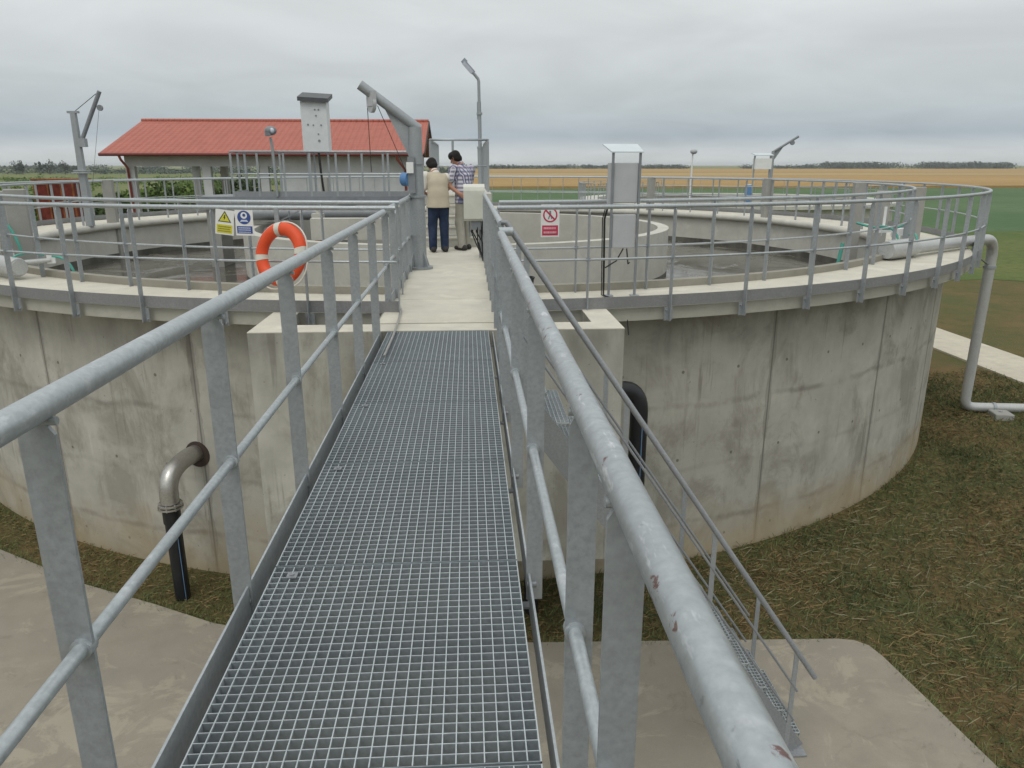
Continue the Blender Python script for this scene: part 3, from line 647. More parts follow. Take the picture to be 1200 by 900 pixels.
fx, fy = 18.94, 47
t = thing('davit_crane', 'small distant davit crane on the tank behind, far right', 'crane', (fx, fy, 0))
b = MB(); b.tube([(fx, fy, -.8), (fx, fy, 2.3)], .1, 8); b.build('mast', 'galvanised_flat', t)
b = MB(); b.tube([(fx, fy, 2.25), (fx + 1.45, fy - .1, 3.15)], .07, 8); b.prism([(fx, fy, 1.8), (fx + .1, fy, 1.8), (fx + .6, fy, 2.55), (fx, fy, 2.3)], (0, -.02, 0), (0, .02, 0)); b.build('boom', 'lead_grey', t)
b = MB(); b.disc((fx + 1.1, fy - .1, 2.78), .14, (0, 1, 0), .08, 12); b.build('pulley', 'lead_grey', t)

# ------------------------------------------------------------------ cabinets
cb = thing('meter_cabinet', 'grey cabinet with sloping roof on two posts at the right rim', 'cabinet', (2.1, 8.75, 0))
x0, x1, y = 1.945, 2.255, 8.78
for x in (x0, x1):
    b = MB(); b.box((x - .013, y - .013, 0), (x + .013, y + .013, 1.635)); b.box((x - .006, y + .013, 0), (x + .006, y + .028, 1.63)); b.build('post', 'lead_grey', cb)
    b = MB(); b.cbox((x, y, .01), (.1, .1, .014)); b.build('base_plate', 'galvanised_flat', cb)
b = MB(); b.cbox((2.10, y + .10, 1.30), (.285, .18, .44), 0, .006); b.cbox((1.935, y + .1, 1.29), (.03, .18, .46)); b.build('upper_box', 'grey_cabinet', cb)
b = MB(); b.cbox((2.10, y + .06, .755), (.275, .12, .38), 0, .006); b.build('lower_box', 'grey_cabinet', cb)
b = MB(); b.prism([(1.92, y - .03, 1.63), (2.285, y - .03, 1.63), (2.27, y + .26, 1.72), (1.86, y + .26, 1.72)], (0, 0, 0), (0, 0, .012)); b.build('roof', 'light_roof_sheet', cb)
b = MB()
for i, dx in enumerate((0, .012, .03)):
    b.tube([(1.90 - dx, y - .02, 1.02), (1.87 - dx, y - .02, .9), (1.88 - dx, y - .02, .4), (1.885 - dx, y - .03, .02), (1.98, y - .2 - dx, -.0), (2.03, y - .62, .02 - .02*i), (2.04, y - .78, -.3)], .0065, 6)
b.tube([(2.1, y, .56), (2.02, y - .02, .42), (1.89, y - .02, .34)], .008, 6); b.tube([(2.14, y, .56), (2.16, y - .02, .38), (2.18, y - .02, .4)], .008, 6); b.build_each('cable', 'cable_black', cb)
c2 = thing('tall_cabinet', 'pale tall cabinet with dark roof edge and cable holes above the side deck', 'cabinet', (-3.45, 20.1, .76))
b = MB(); b.cbox((-3.47, 20.1, 2.42), (.64, .4, 1.2), 0, .01); b.build('body', 'pale_cabinet', c2)
b = MB(); b.prism([(-3.83, 19.8, 2.98), (-3.09, 19.8, 2.94), (-3.09, 20.5, 3.1), (-3.83, 20.5, 3.14)], (0, 0, .02), (0, 0, .115)); b.build('roof', 'dark_roof_edge', c2)
for x in (-3.72, -3.22):
    b = MB(); b.box((x - .02, 20.05, .76), (x + .02, 20.1, 1.83)); b.build('leg', 'galvanised_flat', c2)
b = MB()
for x, z, r_ in ((-3.44, 2.8, .022), (-3.35, 2.8, .022), (-3.42, 2.66, .02), (-3.63, 2.45, .024), (-3.5, 2.44, .02), (-3.31, 2.44, .022), (-3.39, 2.23, .02), (-3.38, 2.07, .032)): b.disc((x, 19.895, z), r_, (0, 1, 0), .012, 10)
b.build_each('gland', 'lead_grey', c2)
b = MB(); b.tube([(-3.43, 19.97, 1.82), (-3.4, 19.95, 1.3), (-3.36, 19.95, .78)], .03, 6); b.build_each('cable', 'cable_black', c2)
c3 = thing('white_cabinet', 'small distant white cabinet on legs on the far right tank', 'cabinet', (17.6, 45, -.8))
b = MB(); b.cbox((17.55, 45, 1.55), (.95, .5, .6)); b.build('body', 'white_paint', c3)
b = MB(); b.prism([(17.0, 44.7, 2.0), (18.1, 44.7, 2.0), (18.1, 45.4, 2.12), (17.0, 45.4, 2.12)], (0, 0, 0), (0, 0, .04)); b.build('roof', 'light_roof_sheet', c3)
for x in (17.08, 18.02):
    b = MB(); b.box((x - .04, 44.97, -.8), (x + .04, 45.03, 2.0)); b.build('leg', 'galvanised_flat', c3)
# ivory control box on the bridge railing
bx = thing('control_box', 'ivory control box with rounded top on the right bridge railing beside the plaid man', 'box', (.40, 12.6, .6))
b = MB(); xa, xb, ya, yb = .225, .565, 12.42, 12.66
prof = [(ya, .66), (ya, 1.10), (ya + .02, 1.155), (ya + .06, 1.18), (yb - .02, 1.20), (yb, 1.16), (yb, .62), (ya + .05, .62)]
b.prism([(xa, p, z) for p, z in prof], (0, 0, 0), (xb - xa, 0, 0)); b.build('housing', 'ivory_plastic', bx)
b = MB(); b.cbox((.42, 12.55, .55), (.16, .12, .14)); b.build('gland_box', 'lead_grey', bx)
b = MB(); b.box((.30, 12.66, .35), (.33, 12.69, .62)); b.box((.47, 12.66, .0), (.51, 12.70, .62)); b.build_each('stand', 'galvanised_flat', bx)
b = MB()
for i in range(6):
    q = random.uniform(-.05, .05); b.tube([(.38 + .03*i, 12.52, .62), (.36 + .035*i + q, 12.5 - q, .45), (.40 + .03*i - q, 12.5, .26), (.50 + .005*i, 12.42 + .02*i, .08), (.52, 12.1 + .02*i, .03)], .011, 6)
b.build_each('cable', 'cable_black', bx)

# ------------------------------------------------------------------ lamps
lp = thing('street_lamp', 'tall lamp post with angled head pointing left, behind the two men', 'street lamp', (.60, 19.2, .93))
b = MB(); b.tube([(.62, 19.2, .93), (.61, 19.2, 1.9)], .065, 12); b.tube([(.61, 19.2, 1.9), (.60, 19.2, 2.95)], .045, 12); b.tube([(.60, 19.2, 2.95), (.595, 19.2, 3.4), (.58, 19.2, 3.46), (.46, 19.18, 3.60)], .036, 10); b.disc((.61, 19.2, 1.9), .075, (0, 0, 1), .05, 12); b.disc((.605, 19.2, 2.68), .07, (0, 0, 1), .05, 12); b.cbox((.56, 19.2, 2.75), (.03, .03, .4)); b.build('pole', 'galvanised_flat', lp)
b = MB(); b.bar((.48, 19.18, 3.585), (.22, 19.14, 3.86), .10, .05, (0, 1, 0)); b.bar((.30, 19.15, 3.80), (.225, 19.14, 3.875), .115, .06, (0, 1, 0)); b.build('lamp_head', 'lamp_grey', lp)
b = MB(); b.bar((.44, 19.15, 3.59), (.235, 19.11, 3.81), .085, .03, (0, 1, 0)); b.build('lens', 'lamp_glass', lp)
l2 = thing('street_lamp', 'slim white lamp post with a round head beyond the far rim', 'street lamp', (17.16, 58, GZ))
b = MB(); b.tube([(17.16, 58, GZ), (17.16, 58, 2.3)], [.10, .06], 10); b.build('pole', 'white_paint', l2)
b = MB(); b.ball((17.2, 57.9, 2.45), .27, (1, 1, .75)); b.build('lamp_head', 'grey_cabinet', l2)
l3 = thing('flood_lamp', 'grey flood lamp on a short pole in front of the red roof', 'lamp', (-4.35, 19.15, .76))
b = MB(); b.tube([(-4.30, 19.0, .76), (-4.33, 19.0, 1.9), (-4.35, 19.0, 2.12)], .035, 8); b.build('pole', 'galvanised_flat', l3)
b = MB(); b.ball((-4.33, 18.98, 2.27), .125, (1.15, 1.1, .85)); b.cbox((-4.40, 18.95, 2.19), (.12, .2, .08), .3); b.build('lamp_head', 'lead_grey', l3)
b = MB(); b.ball((-4.28, 18.88, 2.27), .06, (1, .6, 1)); b.build('lens', 'lamp_glass', l3)

# ------------------------------------------------------------------ lifebuoy and signs
lb = thing('lifebuoy', 'orange lifebuoy with white bands and rope on the left gallery railing', 'lifebuoy', (-1.62, 7.72, .62))
def torus(b, c, Rm, r, u, v, a0=0, a1=360, n=48, k=14, sq=.85):
    c, u, v = Vector(c), Vector(u).normalized(), Vector(v).normalized(); w = u.cross(v); vs = []; full = a1 - a0 >= 359
    m_ = n if full else n + 1
    for i in range(m_):
        a = R_(a0 + (a1-a0)*i/n); d = u*math.cos(a) + v*math.sin(a)
        for j in range(k):
            q = 2*math.pi*j/k; vs.append(c + d*(Rm + r*math.cos(q)) + w*(r*sq*math.sin(q)))
    fs = [(i*k+j, ((i+1)%m_)*k+j, ((i+1)%m_)*k+(j+1)%k, i*k+(j+1)%k) for i in range(n) for j in range(k)]
    b.add(vs, fs, True)
LU, LV, LCn = Vector((.88, -.48, .06)).normalized(), Vector((.10, .12, .985)).normalized(), Vector((-1.575, 7.68, .64))
b = MB(); torus(b, LCn,   .252, .066, LU, LV); b.build('ring', 'buoy_orange', lb)
for a in (97, 187, 277, 7):
    b = MB(); torus(b, LCn, .252, .0695, LU, LV, a - 7, a + 7, 6); b.build('band', 'buoy_band', lb)
b = MB(); LW = LU.cross(LV)
for q in (7, 97, 187, 277):
    b.tube([LCn + (LU*math.cos(R_(a)) + LV*math.sin(R_(a))) * (.320 + .028*math.sin(math.pi*(a - q)/90)) + LW*(-.02) + Vector((0, -.03, -.02*math.sin(math.pi*(a-q)/90))) for a in [q + 90*i/10 for i in range(11)]], .008, 6)
b.build('rope', 'rope_white', lb)
b = MB(); b.box((-1.64, 7.80, .90), (-1.60, 7.84, 1.08)); b.build('hook', 'galvanised_flat', lb)

def sign(label, c, w, h, tilt, yaw, kind):
    """small safety sign: white plate, pictogram and a text panel"""
    t = thing('safety_sign', label, 'sign', c); ct, s_ = math.cos(tilt), math.sin(tilt)
    ux = Vector((math.cos(yaw), math.sin(yaw), 0)); n = Vector((math.sin(yaw), -math.cos(yaw), 0))
    U = ux*ct + Vector((0, 0, 1))*s_; V = Vector((0, 0, 1))*ct - ux*s_; c = Vector(c)
    P = lambda u, v, d=0: c + U*(u*w/2) + V*(v*h/2) + n*d
    def slab(poly, d0, d1, mat, name, b=None):
        b = MB(); b.prism([P(u, v, d0) for u, v in poly][::1], n*0, n*(d1 - d0)); return b.build(name, mat, t)
    rect = lambda a, b_, c_, d: [(a, b_), (c_, b_), (c_, d), (a, d)]
    slab(rect(-1, -1, 1, 1), 0, .003, 'sign_white', 'plate')
    asp = w / h
    circ = lambda r, cx_, cy_: [(cx_ + r*math.cos(a), cy_ + r*asp*math.sin(a)) for a in [2*math.pi*i/32 for i in range(32)]]
    def lines(rows, mat, x0, x1):
        for v, hh in rows:
            b = MB(); x = x0
            while x < x1 - .05:
                ww = random.uniform(.05, .14); b.prism([P(*q, .0062) for q in rect(x, v, min(x + ww, x1), v + hh)], n*0, n*.0012); x += ww + .035
            b.build('lettering', mat, t)
    if kind == 'yellow':
        slab([(-.72, .02), (.72, .02), (0, .92)], .003, .005, 'sign_black', 'triangle_border'); slab([(-.56, .09), (.56, .09), (0, .78)], .0051, .0062, 'sign_yellow', 'triangle')
        b = MB()
        for poly in ([(-.02, .6), (.1, .6), (.02, .4), (.12, .4), (-.08, .16), (-.02, .34), (-.12, .34)],): b.prism([P(*q, .0063) for q in poly], n*0, n*.0012)
        b.build('pictogram', 'sign_black', t); slab(rect(-.85, -.88, .85, -.18), .003, .005, 'sign_yellow', 'text_panel'); lines([(-.40, .09), (-.58, .09), (-.76, .09)], 'text_olive', -.7, .7)
    elif kind == 'blue':
        slab(circ(.74, 0, .42), .003, .005, 'sign_blue', 'disc'); slab(circ(.36, 0, .58), .0051, .0062, 'sign_white', 'pictogram'); slab(circ(.17, .02, .60), .0063, .0072, 'sign_blue', 'pictogram')
        b = MB(); b.prism([P(*q, .0055) for q in [(-.48, .06), (-.30, .24), (.30, .24), (.48, .06), (.2, .10), (-.2, .10)]], n*0, n*.0012); b.build('pictogram', 'text_pale', t)
        slab(rect(-.86, -.84, .86, -.26), .003, .005, 'sign_blue', 'text_panel'); lines([(-.44, .08), (-.60, .08), (-.77, .07)], 'text_pale', -.7, .7)
    else:
        slab(circ(.78, 0, .36), .003, .005, 'sign_red', 'prohibition_ring'); slab(circ(.62, 0, .36), .0051, .006, 'sign_white', 'disc')
        b = MB(); b.prism([P(*q, .0062) for q in [(-.12, .62), (.08, .62), (.1, .40), (.22, .12), (.1, .10), (0, .3), (-.16, .08), (-.26, .12), (-.1, .38)]], n*0, n*.001)
        b.build('pictogram', 'lead_grey', t)
        slab([(-.52, .60), (-.42, .68), (.52, .12), (.42, .04)], .0073, .0085, 'sign_red', 'slash'); slab(rect(-.86, -.9, .86, -.28), .003, .005, 'sign_red', 'text_panel'); lines([(-.52, .13), (-.78, .13)], 'text_pink', -.7, .68)
    return t
sign('yellow warning triangle sign hanging askew on the left gallery railing', (-2.19, 7.99, .935), .19, .25, -.12, -.1, 'yellow')
sign('blue mandatory round sign hanging on the left gallery railing', (-1.985, 7.965, .93), .185, .255, -.02, -.1, 'blue')
sign('red prohibition sign hanging on the right gallery railing', (1.17, 8.15, .925), .20, .34, 0, .08, 'red')

# ------------------------------------------------------------------ pipes
ep = thing('drain_pipe', 'stainless elbow leaving the tank wall and turning down into black pipe', 'pipe', (-3.1, 8.3, GZ))
px, py = -3.2, 8.17
wy = TC[1] - math.sqrt(RW**2 - (px + .12 - TC[0])**2)
b = MB(); b.tube([(px + .16, wy + .12, -1.89), (px + .14, wy + .01, -1.88)] + [tuple(q) for q in elbow((px + .13, wy - .04, -1.87), (px + .01, py - .02, -1.80), (px + .0, py, -2.14), 0)] + [(px, py, -2.25)], .105, 20); b.build('elbow', 'stainless', ep)
b = MB(); b.disc((px, py, -2.27), .135, (0, 0, 1), .022, 20); b.disc((px, py, -2.305), .142, (0, 0, 1), .022, 20)
for k in range(8): b.disc((px + .122*math.cos(k*.785), py + .122*math.sin(k*.785), -2.288), .010, (0, 0, 1), .08, 6)
b.build('flange', 'stainless', ep)
b = MB(); b.tube([(px, py, -2.31), (px + .0, py, GZ - .1)], .088, 20); b.tube([(px, py, -2.32), (px, py, -2.5)], .10, 20); b.build('drop_pipe', 'black_plastic', ep)
b = MB(); b.tube([(px + .06, py - .066, -2.52), (px + .06, py - .066, GZ)], .005, 6); b.build('stripe', 'pipe_stripe', ep)
hx_, ha = px + .16, math.atan2(wy - TC[1], px + .16 - TC[0]); hn = Vector((math.cos(ha), math.sin(ha), 0))
b = MB(); b.disc((TC[0] + hn.x*RW, TC[1] + hn.y*RW, -1.89), .165, hn, .02, 24); b.build('sleeve', 'dark_timber', ep)
kp = thing('black_pipe', 'black plastic pipe with blue stripe bending down beside the inlet chamber', 'pipe', (2.0, 7.55, GZ))
b = MB(); b.tube([(1.6, 7.5, -.78), (1.85, 7.5, -.78)] + [tuple(q) for q in elbow((1.88, 7.5, -.78), (2.06, 7.5, -.76), (2.08, 7.5, -1.0), 0)] + [(2.09, 7.52, GZ - .1)], .095, 18); b.build('pipe', 'black_plastic', kp)
b = MB(); b.tube([(2.10, 7.41, -1.1), (2.11, 7.425, GZ)], .006, 6); b.build('stripe', 'pipe_stripe', kp)
k2 = MB(); k2.tube([(.95, 7.6, -2.3), (.95, 7.6, GZ - .1)], .08, 14); tag(k2.build('black_pipe', 'black_plastic', None, (.95, 7.6, GZ)), 'short black pipe under the inlet chamber, behind the right handrail posts', 'pipe')
sp = thing('steel_pipe', 'long grey steel pipe crossing the right rim and running down to the lawn', 'pipe', (10.6, 14.4, GZ))
path = [(7.6, 12.28, .15), (10.0, 13.95, .13)] + [tuple(q) for q in elbow((10.2, 14.08, .12), (10.62, 14.40, .12), (10.63, 14.42, -.28), 0)] + [(10.62, 14.43, -3.08)] + [tuple(q) for q in elbow((10.62, 14.43, -3.18), (10.62, 14.43, -3.38), (10.84, 14.40, -3.38), 0)] + [(16, 13.7, -3.38)]
b = MB(); b.tube(path, .098, 18); b.build('pipe', 'pipe_steel', sp)
b = MB(); b.tube([(7.05, 11.92, .17), (7.15, 11.98, .17), (7.7, 12.35, .165), (7.9, 12.49, .15)], [.14, .155, .155, .10], 18); b.build('fat_end', 'pipe_steel', sp)
b = MB(); b.disc((10.63, 14.425, -.45), .118, (0, 0, 1), .05, 18); b.build('clamp', 'galvanised_flat', sp)
b = MB(); b.disc((11.2, 14.35, -3.38), .112, (1, -.18, 0), .06, 18); b.build('clamp', 'galvanised_flat', sp)
b = MB(); b.bar((10.0, 14.22, -.09), (10.6, 14.40, -.42), .05, .012); b.build('bracket', 'galvanised_flat', sp)
sb = thing('support_block', 'small concrete block with a steel saddle under the pipe on the lawn', 'block', (11.15, 14.03, GZ))
b = MB(); b.cbox((11.15, 14.03, GZ + .05), (.36, .36, .16), -.2, .015); b.build('block', 'upright_concrete', sb)
b = MB(); b.bar((11.15, 14.02, GZ + .14), (11.16, 14.34, -3.42), .05, .02); b.build('saddle', 'galvanised_flat', sb)
sc_ = thing('hose_valve', 'white valves with teal hoses beside the fat pipe end on the right rim', 'valve', (7.4, 12.6, .1))
b = MB(); b.tube([tuple(q) for q in elbow((7.15, 12.6, .48), (7.5, 12.3, .62), (7.45, 12.25, .0), 0)], .02, 6); b.tube([tuple(q) for q in elbow((6.9, 12.7, .55), (7.3, 12.4, .40), (7.75, 12.75, .5), 0)], .022, 6); b.tube([(6.35, 12.0, .28), (6.3, 12.0, -.15)], .03, 6); b.tube([tuple(q) for q in elbow((7.75, 12.28, .05), (7.72, 12.15, .5), (7.8, 12.6, .35), 0)], .018, 6); b.build_each('hose', 'teal_hose', sc_)
b = MB(); b.tube([(7.55, 13.0, .3), (7.55, 13.0, .8)], .025, 8); b.cbox((7.5, 12.9, .42), (.35, .12, .10), .5); b.cbox((7.9, 13.1, .36), (.3, .14, .12), .6); b.build_each('body', 'white_paint', sc_)
s2 = thing('scum_pipe', 'fat grey pipe end with teal hose on the left rim, cut by the picture edge', 'pipe', (-6.3, 10.9, .15))
b = MB(); b.tube([(-5.76, 10.52, .17), (-5.80, 10.55, .17), (-7.6, 11.9, .17)], [.115, .13, .13], 18); b.disc((-5.752, 10.515, .17), .10, (.8, -.6, 0), .02, 18); b.build('pipe', 'pipe_steel', s2)
b = MB(); b.tube([(-5.78, 10.6, .22), (-5.45, 10.75, .24)], .035, 10); b.build('branch', 'pipe_steel', s2)
b = MB(); b.tube([tuple(q) for q in elbow((-5.98, 10.6, .08), (-5.88, 10.55, .45), (-5.50, 10.7, .31), 0)], .014, 6); b.tube([tuple(q) for q in elbow((-5.40, 10.7, .30), (-5.15, 10.7, .30), (-5.12, 10.7, -.05), 0)], .018, 6); b.tube([tuple(q) for q in elbow((-7.5, 12.7, .8), (-6.95, 12.6, .80), (-6.87, 12.6, .1), 0)], .022, 6); b.build_each('hose', 'teal_hose', s2)
b = MB(); b.tube([tuple(q) for q in elbow((-7.5, 12.62, .68), (-7.0, 12.55, .72), (-6.96, 12.55, -.3), 0)], .035, 8); b.cbox((-5.46, 10.78, .26), (.10, .10, .13), .4); b.build_each('valve', 'white_paint', s2)
rp = MB(); rp.tube(arcpts(TC, RI - .06, -.07, -24, 196, 110), .085, 10)
tag(rp.build('ring_pipe', 'ring_concrete', None, (TC[0], TC[1], -.16)), 'pale pipe curving along the far inner wall of the tank', 'pipe')
rd = MB(); rd.tube([(-.43, 7.95, .03), (-.405, 7.4, .032), (-.395, 6.6, .02), (-.40, 5.95, .012)], .0105, 8)
tag(rd.build('loose_rod', 'stainless', None, (-.4, 6.9, .02)), 'thin loose metal rod lying from the concrete onto the last grating panel', 'rod')
bk = thing('bucket', 'black bucket on the gallery behind the right bridge railing', 'bucket', (.98, 9.0, 0))
b = MB(); b.lathe([(.07, 0), (.10, .2), (.092, .2), (.065, .01)], (.98, 9.0), 0, 360, 20); b.add(arcpts((.98, 9.0), .066, .012, 0, 360, 20)[:-1], [tuple(range(20))]); b.build('body', 'black_plastic', bk)
b = MB(); b.lathe([(.098, .19), (.106, .19), (.106, .205), (.098, .205)], (.98, 9.0), 0, 360, 20); b.build('rim', 'black_plastic', bk)

# ------------------------------------------------------------------ concrete uprights standing in the inner channel
def upright(label, x, y, w, d, z0, z1, rz): 
    b = MB(); b.cbox((x, y, (z0 + z1)/2), (w, d, z1 - z0), R_(rz), .012); tag(b.build('concrete_upright', 'upright_concrete', None, (x, y, z0)), label, 'upright', 'concrete uprights round the tank edge')
upright('narrow concrete upright inside the right rim, left of the two broad ones', 9.09, 17.0, .24, .14, -.95, 1.12, 0)
upright('leaning-looking concrete upright just inside the right rim beside the fat pipe', 8.2, 14.3, .26, .26, -.95, 1.02, -30)
upright('broad concrete upright on the right rim beneath the curved rail end', 9.55, 15.5, .36, .16, -.2, 1.06, 10)
upright('grey upright at the far inner wall in line with the white far cabinet', 9.1, 22.3, .27, .16, -.95, 1.12, 20)
upright('grey upright at the far inner wall below the pale tall cabinet, left of it', -4.6, 27.0, .27, .16, -.95, 1.1, -20)
upright('grey upright on the left inner wall beneath the left davit crane', -9.25, 21.2, .27, .16, -.95, 1.12, 0)
upright('broad grey upright at the left edge of the picture behind the hoses', -7.05, 13.0, .30, .30, -.95, 1.12, 25)
upright('square grey upright at the left picture edge with a hose arching over it', -7.85, 14.2, .45, .3, -.4, 1.05, 20)
upright('grey upright at the far inner wall right of the lamp post', 6.5, 26.0, .25, .16, -.95, 1.1, 30)
# small rusty hopper behind the left rim
hp = thing('rusty_hopper', 'dark red rusty steel hopper on legs behind the left rim', 'hopper', (-13.3, 27, GZ))
b = MB(); x, y = -13.35, 27.0
b.box((x - .62, y - .6, -.6), (x + .62, y + .6, 1.02)); b.build('body', 'rust_brown', hp)
b = MB()
for k in (-.63, -.2, .22, .6): b.box((x + k, y - .64, -.6), (x + k + .05, y - .6, 1.03))
b.box((x - .66, y - .66, 1.0), (x + .66, y + .66, 1.05)); b.build('rib', 'rust_orange', hp)
for sx in (-.5, .5):
    for sy in (-.5, .5):
        b = MB(); b.box((x + sx - .05, y + sy - .05, GZ), (x + sx + .05, y + sy + .05, -.6)); b.build('leg', 'rust_brown', hp)

# ------------------------------------------------------------------ open shed with red roof
sh = thing('red_roof_shed', 'long open shed with red tiled roof, grey pillars and plain grey end wall', 'building', (-9.4, 40, GZ))
BX0, BX1, BY0, BY1 = -16.15, -2.35, 38.6, 48.0
EX0, EX1, EY0, EY1 = -17.0, -1.78, 38.0, 48.8
zE, zR, yR = 2.04, 3.75, (38.0 + 48.8) / 2
b = MB()
th = .12
b.add([(EX0, EY0, zE), (EX1, EY0, zE), (EX1, yR, zR), (EX0, yR, zR), (EX0, EY1, zE), (EX1, EY1, zE)], [(0, 1, 2, 3), (3, 2, 5, 4)])
b.add([(EX0, EY0, zE - th), (EX1, EY0, zE - th), (EX1, yR, zR - th), (EX0, yR, zR - th), (EX0, EY1, zE - th), (EX1, EY1, zE - th)], [(3, 2, 1, 0), (4, 5, 2, 3)])
b.add([(EX0, EY0, zE), (EX0, yR, zR), (EX0, yR, zR - th), (EX0, EY0, zE - th)], [(0, 1, 2, 3)]); b.add([(EX0, yR, zR), (EX0, EY1, zE), (EX0, EY1, zE - th), (EX0, yR, zR - th)], [(0, 1, 2, 3)])
b.add([(EX0, EY0, zE), (EX1, EY0, zE), (EX1, EY0, zE - th), (EX0, EY0, zE - th)], [(3, 2, 1, 0)])
roof = b.build('roof', 'red_roof_tile', sh)
b = MB()
for s_ in (0, 1):
    ya, yb = (EY0, yR) if s_ == 0 else (EY1, yR)
    b.prism([(EX1 + .005, ya, zE - .2), (EX1 + .005, ya, zE + .03), (EX1 + .005, yb, zR + .03), (EX1 + .005, yb, zR - .22)], (0, 0, 0), (.04, 0, 0))
b.build('verge_board', 'dark_timber', roof)
b = MB(); k = 52
for i in range(k): x = EX0 + (EX1 - EX0) * (i + .5) / k; b.tube([(x - .15, yR, zR + .01), (x + .15, yR, zR + .03)], [.10, .085], 8)
b.build('ridge_tiles', 'red_roof_tile', roof)
b = MB(); b.tube([(EX0, EY0 - .07, zE - .08), (EX1, EY0 - .07, zE - .08)], .075, 10); b.build('gutter', 'dark_red_trim', roof)
b = MB(); b.tube([(EX0 + .9, EY0 - .05, zE - .12), (EX0 + .95, EY0 - .02, zE - .3), (BX0 + .15, BY0 - .08, zE - .7), (BX0 + .22, BY0 - .08, GZ)], .06, 8); b.build('downpipe', 'red_downpipe', sh)
b = MB(); b.tube([(BX1 - .75, EY0 - .05, zE - .12), (BX1 - .72, EY0 - .02, zE - .3), (BX1 - .4, BY0 - .08, zE - .8), (BX1 - .4, BY0 - .08, GZ)], .06, 8); b.build('downpipe', 'red_downpipe', sh)
b = MB(); b.box((BX0, BY0, zE - .62), (-8.85, BY0 + .35, zE - .13)); b.build('front_beam', 'render_wall', sh)
b = MB(); b.box((BX0, BY0 + .36, zE - .62), (BX0 + .35, BY1 - .36, zE - .13)); b.box((BX0, BY1 - .35, zE - .62), (BX1, BY1, zE - .13)); b.build('rear_beam', 'dark_timber', sh)
for x in (BX0 + .2, -12.35, -9.6):
    b = MB(); b.box((x - .2, BY0 + .02, GZ), (x + .2, BY0 + .33, zE - .62)); b.build('pillar', 'render_wall', sh)
for x in (BX0 + .2, -14.3, -12.0, -9.2):
    b = MB(); b.box((x - .2, BY1 - .34, GZ), (x + .2, BY1 - .02, zE - .62)); b.build('pillar', 'render_wall', sh)
b = MB(); b.box((-8.84, BY0 + .01, GZ), (BX1, BY0 + .31, zE - .13)); b.build('wall', 'render_wall', sh)
b = MB(); b.box((-8.84, BY0 + .31, GZ), (-8.54, BY1 - .36, zE - .14)); b.box((BX1 - .3, BY0 + .31, GZ), (BX1, BY1 - .36, zE - .14)); b.build('side_wall', 'render_wall', sh)
b = MB(); b.add([(BX1 - .01, BY0 + .3, zE - .14), (BX1 - .01, BY1, zE - .14), (BX1 - .01, yR, zR - .2)], [(0, 1, 2)]); b.build('gable', 'render_wall', sh)
b = MB(); b.box((BX0 - .3, BY0 - .3, GZ - .1), (BX1 + .3, BY1 + .3, GZ + .12)); b.build('floor_slab', 'paving', sh)

# ------------------------------------------------------------------ second tank further back
FC = (19.0, 54.0)
ft = thing('concrete_tank', 'second round concrete tank further back on the right, mostly hidden', 'tank', (*FC, GZ))
b = MB(); b.lathe([(9.6, GZ), (10.4, GZ), (10.4, -1.0), (9.6, -1.0)], FC, n=96); b.build('wall', 'ring_concrete', ft)
b = MB(); b.lathe([(9.5, -1.0), (10.8, -1.0), (10.8, -.8), (9.5, -.8)], FC, n=96); b.build('gallery_slab', 'ring_concrete', ft)
b = MB(); b.add(arcpts(FC, 9.6, -1.7, 0, 360, 64)[:-1], [tuple(range(64))]); tag(b.build('water', 'murky_water'), kind='structure')
arc_rail('thin galvanised railing round the rim of the tank further back', 10.8, -90, 260, 6, -.8, .30, -.25, c=FC, pw=.07)
run_rail('galvanised railing of the far stair landing behind the tank, left of the grey cabinet', [(6.7, 44), (6.7, 42), (8.2, 42), (8.2, 44)], -.55, .5, 1.05)
run_rail('galvanised railing of the far stair landing behind the tank, right of the grey cabinet', [(9.3, 44), (9.3, 41.5), (10.6, 41.5), (10.6, 44)], -.45, .5, 1.05)
lnd = MB(); lnd.box((6.5, 41.4, GZ), (10.8, 44.4, -.56)); tag(lnd.build('far_landing', 'ring_concrete', None, (8.6, 43, GZ)), 'low concrete landing beyond the far rim, under two small railings', 'landing')
bb = thing('blue_barrel', 'tiny blue barrel on the far tank left of the white cabinet', 'barrel', (16.7, 44.6, -.8))
b = MB(); b.lathe([(0.02, -.8), (.18, -.8), (.2, -.1), (.18, .35), (.02, .35)], (16.7, 44.6), 0, 360, 14); b.build('body', 'blue_paint', bb)
b = MB(); b.lathe([(.02, .35), (.17, .35), (.17, .40), (.02, .40)], (16.7, 44.6), 0, 360, 14); b.build('lid', 'white_paint', bb)

